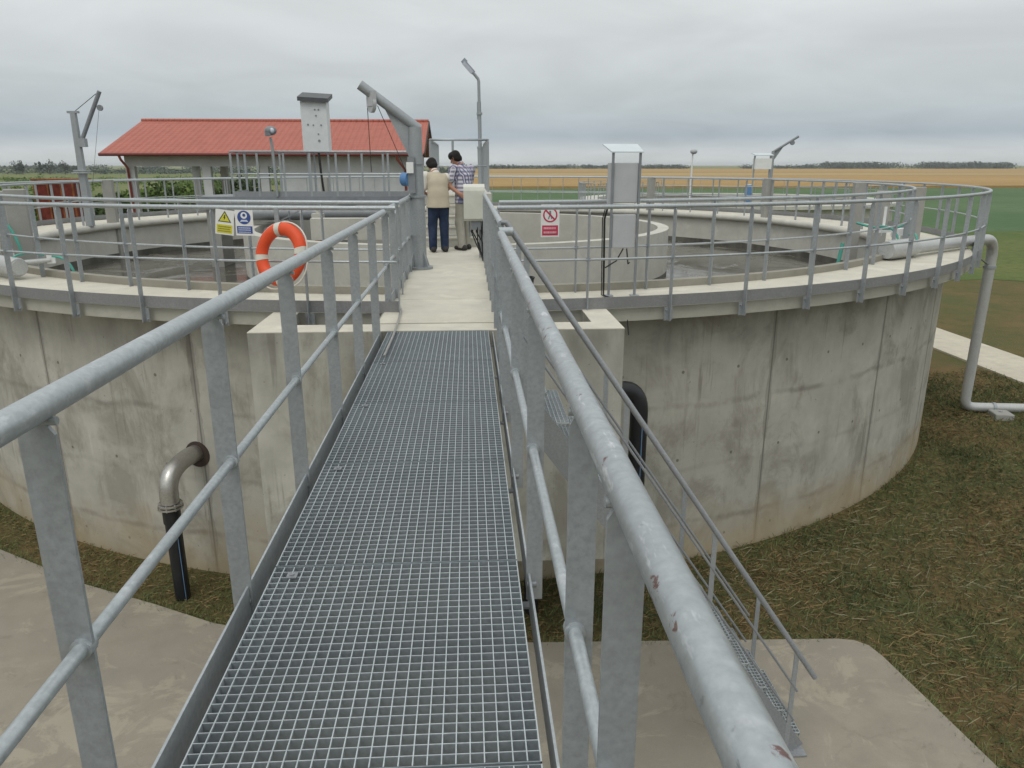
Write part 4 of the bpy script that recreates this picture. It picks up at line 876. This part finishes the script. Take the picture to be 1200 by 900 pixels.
# ------------------------------------------------------------------ greenery
def leaf_cloud(n, centers, radii, size):
    """n small quads spread through the volume of several lobes"""
    centers = np.array(centers); radii = np.array(radii); k = rng.integers(0, len(centers), n)
    d = rng.normal(size=(n, 3)); d /= np.linalg.norm(d, axis=1)[:, None]; r = rng.random(n) ** .42
    c = centers[k] + d * (r[:, None] * radii[k]); a = rng.normal(size=(n, 3)); a /= np.linalg.norm(a, axis=1)[:, None]
    bb_ = np.cross(a, rng.normal(size=(n, 3))); bb_ /= np.linalg.norm(bb_, axis=1)[:, None]; s_ = size * (.6 + .8 * rng.random(n))[:, None]
    v = np.stack([c - a*s_, c + bb_*s_*.5, c + a*s_, c - bb_*s_*.5], 1).reshape(-1, 3)
    return v
def quads(name, v, mat, parent=None, k=4, origin=None):
    n = len(v) // k; me = bpy.data.meshes.new(name); o = np.array(parent.location if parent is not None else (origin or (0, 0, 0)))
    me.vertices.add(len(v)); me.vertices.foreach_set('co', (v - o).astype(np.float32).ravel())
    me.loops.add(n*k); me.loops.foreach_set('vertex_index', np.arange(n*k, dtype=np.int32))
    me.polygons.add(n); me.polygons.foreach_set('loop_start', np.arange(0, n*k, k, dtype=np.int32)); me.polygons.foreach_set('loop_total', np.full(n, k, np.int32))
    me.materials.append(MATS[mat]); me.update(calc_edges=True); ob = bpy.data.objects.new(name, me); COL.objects.link(ob)
    if parent is not None: ob.parent = parent
    elif origin: ob.location = origin
    return ob
def tree(label, x, y, h, w, mat, n=900, name='tree', leafsize=None, group='trees along the horizon'):
    t = thing(name, label, 'tree', (x, y, GZ), group)
    b = MB(); b.tube([(x, y, GZ - .2), (x + .02*h, y, GZ + .3*h), (x, y, GZ + .62*h)], [.05*h*.6, .035*h*.6, .015*h*.6], 8)
    for k in range(4):
        a = k*1.7; b.tube([(x, y, GZ + .3*h), (x + .25*w*math.cos(a), y + .25*w*math.sin(a), GZ + .6*h)], [.018*h, .006*h], 6)
    b.build('trunk', 'bark', t)
    cs_, rs_ = [], []
    for k in range(11):
        a = random.uniform(0, 6.28); q = random.uniform(.05, .36)*w; zz = random.uniform(.34, .86)
        cs_.append((x + q*math.cos(a)*(1.25 - zz*.6), y + q*math.sin(a), GZ + zz*h)); s_ = random.uniform(.13, .24); rs_.append((s_*w, s_*w, s_*h*.8))
    quads('crown', leaf_cloud(n, cs_, rs_, leafsize or .055*h), mat, t)
    return t
def bush(label, x, y, h, w, mat, n=700, ls=.09, group='shrubs behind the tank and shed'):
    t = thing('shrub', label, 'shrub', (x, y, GZ), group); b = MB()
    for k in range(6):
        a = k*1.05; b.tube([(x, y, GZ - .1), (x + .3*w*math.cos(a), y + .3*w*math.sin(a), GZ + .6*h)], [.04, .012], 5)
    b.build('stem', 'bark', t); cs_, rs_ = [], []
    for k in range(9):
        a = random.uniform(0, 6.28); q = random.uniform(0, .38)*w; cs_.append((x + q*math.cos(a), y + q*math.sin(a), GZ + random.uniform(.25, .75)*h)); s_ = random.uniform(.16, .3); rs_.append((s_*w, s_*w, s_*h))
    quads('foliage', leaf_cloud(n, cs_, rs_, ls), mat, t); return t
def px_at(px, Y):                               # column of the photo -> x at depth Y, on the horizon
    return .30 + Y * math.tan(math.atan((px - 600) / 880 * math.cos(R_(16.28))) + R_(3.246))
for px, h, w, lab in ((17, 7.5, 9, 'broad dark tree on the horizon at the left picture edge'), (25, 8.2, 4, 'narrow dark tree on the horizon beside the broad one at far left'), (45, 7.2, 4, 'small lone dark tree on the left horizon between two broader ones'), (57, 8, 10, 'broad round dark tree on the horizon left of the crane'), (75, 7.6, 7, 'dark tree on the horizon just left of the left crane'), (89, 6.4, 8, 'low dark tree on the horizon directly behind the left crane')):
    tree(lab, px_at(px, 420), 420, h*.95, w, 'hazed_leaf', 420)
for px, Y, h, w, mt, lab in ((40, 52, 3.4, 3.2, 'bright_leaf', 'bright green shrub beyond the left rim, left of the rusty hopper'), (57, 50, 3.6, 3.4, 'bright_leaf', 'bright green shrub touching the left side of the rusty hopper'), (128, 60, 3.6, 4, 'mid_leaf', 'green shrub between the rusty hopper and the shed'),
        (167, 60, 4.0, 4.5, 'bright_leaf', 'light green shrub seen through the leftmost opening of the shed'), (185, 62, 4.2, 4, 'mid_leaf', 'green shrub seen behind the second pillar of the shed'), (222, 60, 4.2, 4.2, 'bright_leaf', 'light green shrub seen between the twin pillars of the shed'), (255, 60, 4.4, 4.5, 'mid_leaf', 'green shrub seen through the middle opening of the shed'), (285, 61, 4.8, 4.5, 'dark_leaf', 'dark green shrub seen through the shed opening left of the wall'), (312, 62, 4.6, 4.5, 'dark_leaf', 'dark green shrub seen right beside the shed wall corner'), (20, 62, 3.0, 4, 'mid_leaf', 'green shrub beyond the rim at the left picture edge')):
    bush(lab, px_at(px, Y), Y, h*.9, w*1.5, mt, 3200, .17)
# continuous far hedges: one mass nobody could count
cs_, rs_ = [], []
for i in range(260):
    px = random.choice([random.uniform(570, 800), random.uniform(860, 1400), random.uniform(-300, 560), random.uniform(970, 1035), random.uniform(1085, 1180)]); Y = random.uniform(880, 1050)
    hh = random.uniform(3, 7) if px < 960 else random.uniform(5, 10.5)
    cs_.append((px_at(px, Y), Y, GZ + hh*.4)); rs_.append((random.uniform(8, 22), 6, hh*.5))
tag(quads('treeline', leaf_cloud(45000, cs_, rs_, 1.1), 'hazed_leaf'), kind='stuff')
cs_, rs_ = [], []
for i in range(420):
    Y = random.uniform(75, 300); px = random.uniform(-250, 470); hh = random.uniform(.5, 1.5) * (1 if random.random() < .8 else 1.8); cs_.append((px_at(px, Y), Y, GZ + hh*.3)); rs_.append((random.uniform(1.2, 4.5), random.uniform(1, 3), hh*.6))
tag(quads('scrub', leaf_cloud(26000, cs_, rs_, .28), 'bright_leaf'), kind='stuff')
cs_, rs_ = [], []
for i in range(200):
    px = random.uniform(-200, 540); Y = random.uniform(430, 520); hh = random.uniform(2.5, 4.2); cs_.append((px_at(px, Y), Y, GZ + hh*.4)); rs_.append((random.uniform(4, 10), 4, hh*.5))
tag(quads('hedge', leaf_cloud(9000, cs_, rs_, .7), 'hazed_leaf'), kind='stuff')

# mown grass, clippings and hay round the tank
def blades(n, box, lmin, lmax, flat_, mat, name, wd=.004, clump=0):
    x0, x1, y0, y1 = box; x = rng.uniform(x0, x1, n); y = rng.uniform(y0, y1, n)
    if clump: cl = rng.uniform(0, 1, (clump, 2)); k = rng.integers(0, clump, n); x = x0 + (x1-x0)*cl[k, 0] + rng.normal(0, .26, n); y = y0 + (y1-y0)*cl[k, 1] + rng.normal(0, .26, n)
    keep = (np.hypot(x - TC[0], y - TC[1]) > RW + .03)
    pave = np.zeros(n, bool)
    P = np.array(pv); j = len(P) - 1
    for i in range(len(P)):
        c = ((P[i,1] > y) != (P[j,1] > y)) & (x < (P[j,0]-P[i,0])*(y-P[i,1])/(P[j,1]-P[i,1] + 1e-12) + P[i,0]); pave ^= c; j = i
    keep &= ~pave; keep &= ~((x > 13.3) & (x < 15.1)); x, y = x[keep], y[keep]; n = len(x)
    a = rng.uniform(0, 2*np.pi, n); L_ = rng.uniform(lmin, lmax, n); el_ = rng.uniform(flat_[0], flat_[1], n)
    d = np.stack([np.cos(a)*np.cos(el_), np.sin(a)*np.cos(el_), np.sin(el_)], 1); s_ = np.stack([-np.sin(a), np.cos(a), np.zeros(n)], 1) * wd
    p = np.stack([x, y, GZ + rng.uniform(0, .03, n)], 1)
    v = np.stack([p - s_, p + s_, p + d*L_[:, None]*.6 + s_*.7 + [0, 0, .004], p + d*L_[:, None] - [0, 0, .01]], 1).reshape(-1, 3)
    return tag(quads(name, v, mat), kind='stuff')
RB = (1.0, 15.5, 2.0, 17.5)
blades(60000, RB, .04, .10, (.25, 1.3), 'blade_green', 'grass')
blades(32000, RB, .05, .16, (.3, 1.4), 'blade_green', 'grass', .0045, 900)
blades(40000, RB, .05, .16, (.2, 1.2), 'blade_dark', 'grass', .0045, 500)
blades(34000, RB, .05, .16, (.0, .45), 'blade_brown', 'cut_grass')
blades(22000, RB, .06, .2, (.0, .4), 'blade_brown', 'cut_grass', .004, 260)
blades(4200, RB, .05, .18, (.0, .3), 'blade_straw', 'hay', .0025)
blades(2600, (3.0, 9.5, 2.5, 10), .08, .30, (.0, .5), 'blade_straw', 'hay', .0028, 420)
blades(22000, (-9.5, 1.1, 6.9, 12.5), .04, .10, (.2, 1.2), 'blade_green', 'grass')
blades(14000, (-9.5, 1.1, 6.9, 12.5), .05, .14, (.0, .4), 'blade_brown', 'cut_grass')
te = []
for (xa, ya), (xb, yb) in zip(pv[1:15], pv[2:16]):
    L_ = math.hypot(xb - xa, yb - ya); nn_ = int(L_ * 260); t_ = rng.random(nn_); te.append(np.stack([xa + (xb - xa)*t_, ya + (yb - ya)*t_], 1))
te = np.concatenate(te) + rng.normal(0, .035, (sum(len(q) for q in te), 2)); te = te[np.sin(te[:, 0]*7) + np.sin(te[:, 0]*2.3 + te[:, 1]*5) > -.5]
a_ = rng.uniform(0, 6.28, len(te)); L_ = rng.uniform(.06, .17, len(te)); e_ = rng.uniform(.2, 1.2, len(te)); d_ = np.stack([np.cos(a_)*np.cos(e_), np.sin(a_)*np.cos(e_), np.sin(e_)], 1); s_ = np.stack([-np.sin(a_), np.cos(a_), 0*a_], 1)*.004
p_ = np.column_stack([te, np.full(len(te), GZ + .02)])
tag(quads('edge_grass', np.stack([p_ - s_, p_ + s_, p_ + d_*L_[:, None]*.6 + s_*.7, p_ + d_*L_[:, None]], 1).reshape(-1, 3), 'blade_green'), kind='stuff')
# dry leaves on the paving
dl = [(1.25, 6.1), (.62, 6.05), (1.1, 4.6), (-1.9, 6.3)]
for (x, y), lab in zip(dl, ('dry brown leaf on the paving between the two near right posts', 'dry brown leaf on the paving right beside the walkway edge', 'dry brown leaf on the paving at the bottom of the picture', 'dry brown leaf on the paving left of the walkway')):
    b = MB(); b.add([(x - .06, y, GZ + .084), (x - .02, y - .025, GZ + .09), (x + .06, y, GZ + .086), (x, y + .03, GZ + .095)], [(0, 1, 2, 3)]); b.add([(x - .06, y, GZ + .083), (x - .02, y - .025, GZ + .089), (x + .06, y, GZ + .085), (x, y + .03, GZ + .094)], [(3, 2, 1, 0)])
    tag(b.build('dry_leaf', 'rust_orange', None, (x, y, GZ + .08)), lab, 'leaf', 'dry leaves on the paving')

# ------------------------------------------------------------------ people (implicit surfaces turned into meshes)
def capsule_field(shapes, lo, hi, h, k=.03):
    n = np.ceil((np.array(hi) - lo) / h).astype(int) + 1
    F = np.full(n, 1e3, np.float32); X = [lo[i] + h*np.arange(n[i]) for i in range(3)]
    for s_ in shapes:
        a, b_, ra, rb = np.array(s_[0], float), np.array(s_[1], float), s_[2], s_[3]; kk = s_[4] if len(s_) > 4 else k; sq = s_[5] if len(s_) > 5 else (1, 1, 1)
        m_ = max(ra, rb) * max(1/min(sq), 1) + .10; i0 = [max(0, int((min(a[i], b_[i]) - m_ - lo[i]) / h)) for i in range(3)]; i1 = [min(n[i], int((max(a[i], b_[i]) + m_ - lo[i]) / h) + 2) for i in range(3)]
        if any(i1[i] <= i0[i] for i in range(3)): continue
        sl = tuple(slice(i0[i], i1[i]) for i in range(3)); gx, gy, gz = np.meshgrid(*[X[i][i0[i]:i1[i]] for i in range(3)], indexing='ij')
        P = np.stack([gx, gy, gz], -1); q = np.array(sq); d = (b_ - a) * q; pa = (P - a) * q; L2 = max((d*d).sum(), 1e-9)
        t = np.clip((pa @ d) / L2, 0, 1); D = np.linalg.norm(pa - t[..., None]*d, axis=-1) - (ra + (rb - ra)*t)
        cur = F[sl]; hh = np.clip(.5 + .5*(cur - D)/kk, 0, 1); F[sl] = np.where(cur > 100, D, cur*(1-hh) + D*hh - kk*hh*(1-hh))
    return F, lo, h
def surface_net(F, lo, h):
    ins = F < 0; n = F.shape; c = np.zeros((n[0]-1, n[1]-1, n[2]-1), np.int8)
    for dx in (0, 1):
        for dy in (0, 1):
            for dz in (0, 1): c += ins[dx:n[0]-1+dx, dy:n[1]-1+dy, dz:n[2]-1+dz]
    act = (c > 0) & (c < 8); idx = np.full(act.shape, -1, np.int64); cells = np.argwhere(act); idx[act] = np.arange(len(cells))
    acc = np.zeros((len(cells), 3)); cnt = np.zeros(len(cells)); C8 = [(0,0,0),(1,0,0),(0,1,0),(1,1,0),(0,0,1),(1,0,1),(0,1,1),(1,1,1)]
    for i in range(8):
        for j in range(i + 1, 8):
            if sum(abs(C8[i][q] - C8[j][q]) for q in range(3)) != 1: continue
            A, B = np.array(C8[i]), np.array(C8[j]); fa, fb = F[tuple((cells + A).T)], F[tuple((cells + B).T)]; mk_ = (fa < 0) != (fb < 0)
            t = np.where(mk_, fa / np.where(mk_, fa - fb, 1), 0); acc += np.where(mk_[:, None], A + t[:, None]*(B - A), 0); cnt += mk_
    V = lo + h*(cells + acc/np.maximum(cnt, 1)[:, None]); faces = []
    for ax in range(3):
        o1, o2 = (ax + 1) % 3, (ax + 2) % 3; sl0 = [slice(1, -1)]*3; sl0[ax] = slice(0, -1); a = ins.copy(); sh_ = [slice(None)]*3; sh_[ax] = slice(1, None); s0 = [slice(None)]*3; s0[ax] = slice(0, -1)
        diff = ins[tuple(s0)] != ins[tuple(sh_)]; E_ = np.argwhere(diff); E_ = E_[(E_[:, o1] > 0) & (E_[:, o2] > 0) & (E_[:, o1] < n[o1]-1) & (E_[:, o2] < n[o2]-1)]
        u1 = np.zeros(3, int); u1[o1] = 1; u2 = np.zeros(3, int); u2[o2] = 1
        q = [idx[tuple((E_ - u1*i - u2*j).T)] for i, j in ((1, 1), (0, 1), (0, 0), (1, 0))]; f = np.stack(q, 1); flip = ~ins[tuple(E_.T)]; f[flip] = f[flip][:, ::-1]; faces.append(f)
    return V, np.concatenate(faces)
def sdf_mesh(name, shapes, mat, parent, h=.012, k=.03, cut=None):
    P = np.array([p for s_ in shapes for p in (s_[0], s_[1])], float); r = max(max(s_[2], s_[3]) for s_ in shapes) + .06
    F, lo, h = capsule_field(shapes, P.min(0) - r, P.max(0) + r, h, k)
    if cut is not None:
        n = F.shape; gx, gy, gz = np.meshgrid(*[lo[i] + h*np.arange(n[i]) for i in range(3)], indexing='ij'); F = np.maximum(F, cut(gx, gy, gz))
    V, f = surface_net(F, lo, h); me = bpy.data.meshes.new(name); me.from_pydata(V.tolist(), [], f.tolist()); me.materials.append(MATS[mat])
    me.polygons.foreach_set('use_smooth', [True]*len(me.polygons)); me.update(); o = bpy.data.objects.new(name, me); COL.objects.link(o); o.parent = parent; return o
def v3(*a): return np.array(a, float)
def hand(base, dirn, palm_n, side):
    """palm and five bent fingers; dirn = towards the finger tips, palm_n = out of the palm, side = +1 / -1 for the thumb"""
    d = dirn/np.linalg.norm(dirn); nn = palm_n - d*(palm_n @ d); nn /= np.linalg.norm(nn); w = np.cross(d, nn)*side; S_ = []
    for q in (-.026, -.008, .010, .027): S_.append((base + w*q*.7, base + d*.075 + w*q, .018, .015, .012))
    for q, L_ in ((-.029, .058), (-.010, .070), (.010, .074), (.029, .068)):
        a = base + d*.078 + w*q; m1 = a + d*L_*.5 + nn*.006; m2 = m1 + d*L_*.30 + nn*.018; e = m2 + d*L_*.12 + nn*.020
        S_ += [(a - d*.02, m1, .0105, .0098, .004), (m1, m2, .0098, .009, .004), (m2, e, .009, .0078, .004)]
    a = base + d*.018 + w*.026; m1 = a + d*.03 + w*.028 + nn*.008; S_ += [(a, m1, .014, .012, .008), (m1, m1 + d*.034 + w*.006 + nn*.01, .0115, .009, .004)]
    return S_
def person(label, loc, face, J, M, parts):
    t = thing('person', label, 'person', loc, None); t.rotation_euler = (0, 0, R_(face)); B = []
    hd, nk, ch_, pl = J['head'], J['neck'], J['chest'], J['pelvis']; f = J['look']; f = f/np.linalg.norm(f); up = (hd - nk)/np.linalg.norm(hd - nk); sd_ = np.cross(f, up); sd_ /= np.linalg.norm(sd_); up2 = np.cross(sd_, f)
    B += [(hd + up2*.03 - f*.012, hd + up2*.035 + f*.012, .082, .078), (hd - up2*.05 + f*.03, hd - up2*.075 + f*.045, .055, .042), (nk, hd - up2*.03, .056, .052), (hd + f*.088 - up2*.005, hd + f*.105 - up2*.03, .012, .016, .012), (hd + sd_*.078 - up2*.01, hd + sd_*.082 + up2*.025, .014, .016, .01), (hd - sd_*.078 - up2*.01, hd - sd_*.082 + up2*.025, .014, .016, .01), (hd + f*.075 - up2*.062 + sd_*.018, hd + f*.075 - up2*.062 - sd_*.018, .012, .012, .008), (hd + f*.074 + up2*.03 - sd_*.03, hd + f*.074 + up2*.03 + sd_*.03, .014, .014, .014)]
    B += [(ch_, pl + (ch_ - pl)*.45, .135, .12, .05, (.86, 1.1, 1)), (pl + (ch_ - pl)*.4, pl, .12, .13, .05, (.88, 1.1, 1)), (ch_ + (nk - ch_)*.55, nk, .085, .06, .05)]
    for s_ in 'lr':
        sh_, eb, wr = J['sh' + s_], J['el' + s_], J['wr' + s_]; B += [(ch_ + (nk - ch_)*.45, sh_, .07, .062, .05), (sh_, eb, .054, .041), (eb, wr, .041, .028)]
        fd = (wr - eb)/np.linalg.norm(wr - eb); B += [(wr, wr + fd*.02, .027, .024, .012)] + hand(wr + fd*.015, fd + J.get('bend' + s_, 0), J['pn' + s_], 1 if s_ == 'l' else -1)
        hp_, kn, an = J['hp' + s_], J['kn' + s_], J['an' + s_]; B += [(hp_, kn, .088, .058), (kn, an, .060, .038), (an, an + J['toe'] * .15 - v3(0, 0, .04), .036, .03)]
    sdf_mesh('body', B, 'skin', t, .0085, .025)
    # trousers
    T_ = [(pl + v3(0, 0, .06), pl, .135, .142, .05, (.88, 1.05, 1))]
    for s_ in 'lr':
        hp_, kn, an = J['hp' + s_], J['kn' + s_], J['an' + s_]; T_ += [(hp_, kn, .108, .080, .03), (kn, an - v3(0, 0, .03), .082, .070, .03)]
    sdf_mesh('trousers', T_, M['trousers'], t, .013, .03, lambda x, y, z: np.maximum(z - (pl[2] - .05), .045 - z))
    Sx = [(ch_, pl + (ch_ - pl)*.4, .158, .150, .05, (.86, 1.08, 1)), (pl + (ch_ - pl)*.4, pl - v3(0, 0, .12), .150, .178, .05, (.86, 1.06, 1)), (ch_ + (nk - ch_)*.5, nk - (nk - ch_)*.12, .100, .075, .04)]
    for s_ in 'lr': Sx += [(ch_ + (nk - ch_)*.45, J['sh' + s_], .085, .080, .05)]
    Sl = [(J['sh' + s_], J['sh' + s_] + (J['el' + s_] - J['sh' + s_])*J['sleeve'], .078, .072, .03) for s_ in 'lr']
    if M['sleeve'] == M['shirt']: sdf_mesh('shirt', Sx + Sl, M['shirt'], t, .012, .04, lambda x, y, z: pl[2] - .10 - z)
    else:
        sdf_mesh('vest', Sx, M['shirt'], t, .012, .04, lambda x, y, z: pl[2] - .11 - z)
        for q in Sl: sdf_mesh('sleeve', [(q[0], q[1], q[2] + .004, q[3] + .004)], M['sleeve'], t, .012, .03)
    # collar and hair
    b = MB(); e = nk + (hd - nk)*.18
    sdf_mesh('collar', [(nk - (nk - ch_)*.02, e, .074, .066)], M['sleeve'], t, .010, .02)
    Hh = [(hd + up2*.045 - f*.03, hd + up2*.055 + f*.035, .083, .074), (hd - f*.045 - up2*.03, hd - f*.02 + up2*.03, .070, .08), (hd + sd_*.055 - f*.02 - up2*.01, hd + sd_*.05 + up2*.05, .040, .048), (hd - sd_*.055 - f*.02 - up2*.01, hd - sd_*.05 + up2*.05, .040, .048)]
    sdf_mesh('hair', Hh, 'hair_dark', t, .009, .02)
    for s_ in 'lr':
        an = J['an' + s_]; sdf_mesh('shoe', [(an*v3(1, 1, 0) + v3(0, 0, .045) - J['toe']*.07, an*v3(1, 1, 0) + v3(0, 0, .04) + J['toe']*.16, .046, .038), (an*v3(1, 1, 0) + v3(0, 0, .06) - J['toe']*.05, an - v3(0, 0, .02), .045, .044)], 'shoe_dark', t, .010, .02, lambda x, y, z: .004 - z)
        m_ = hd + f*.080 + up2*.012 + sd_*(.032 if s_ == 'l' else -.032); b = MB(); b.ball(tuple(m_), .012); e_ = b.build('eye', 'sign_white'); e_.parent = t
    return t
# local axes: +y is the way the person faces, +x their right
J1 = dict(head=v3(-.06, .17, 1.475), neck=v3(-.03, .06, 1.35), chest=v3(0, .02, 1.16), pelvis=v3(0, -.03, .88), look=v3(-.12, .8, -.55), sleeve=.62, toe=v3(0, 1, 0),
    shl=v3(-.20, .06, 1.30), ell=v3(-.25, .10, 1.01), wrl=v3(-.10, .33, .98), pnl=v3(.3, 0, -1), shr=v3(.165, .09, 1.27), elr=v3(.17, .25, 1.02), wrr=v3(.06, .42, 1.03), pnr=v3(-.3, 0, -1),
    hpl=v3(-.085, -.03, .86), knl=v3(-.105, .03, .47), anl=v3(-.115, -.02, .08), hpr=v3(.085, -.03, .86), knr=v3(.10, .02, .47), anr=v3(.095, -.03, .08))
person('man in beige vest, white sleeves and blue jeans bending his head, seen from behind', (-.225, 13.55, .012), 13, J1, dict(trousers='blue_jeans', shirt='vest_beige', sleeve='shirt_white'), None)
J2 = dict(head=v3(-.07, .13, 1.60), neck=v3(-.01, .05, 1.475), chest=v3(0, .01, 1.27), pelvis=v3(0, -.03, .93), look=v3(-.35, .8, -.45), sleeve=.60, toe=v3(0, 1, 0),
    shl=v3(-.205, .03, 1.41), ell=v3(-.29, .07, 1.13), wrl=v3(-.215, -.12, 1.0), pnl=v3(1, .1, 0), shr=v3(.205, .03, 1.40), elr=v3(.25, .12, 1.1), wrr=v3(.12, .34, 1.08), pnr=v3(-.3, 0, -1),
    hpl=v3(-.09, -.03, .91), knl=v3(-.10, .02, .49), anl=v3(-.10, -.04, .08), hpr=v3(.09, -.03, .91), knr=v3(.10, .04, .49), anr=v3(.10, .06, .08))
person('man in blue and white checked shirt and khaki trousers, hand at his hip', (.225, 13.85, .012), 44, J2, dict(trousers='khaki_cloth', shirt='plaid_cloth', sleeve='plaid_cloth'), None)
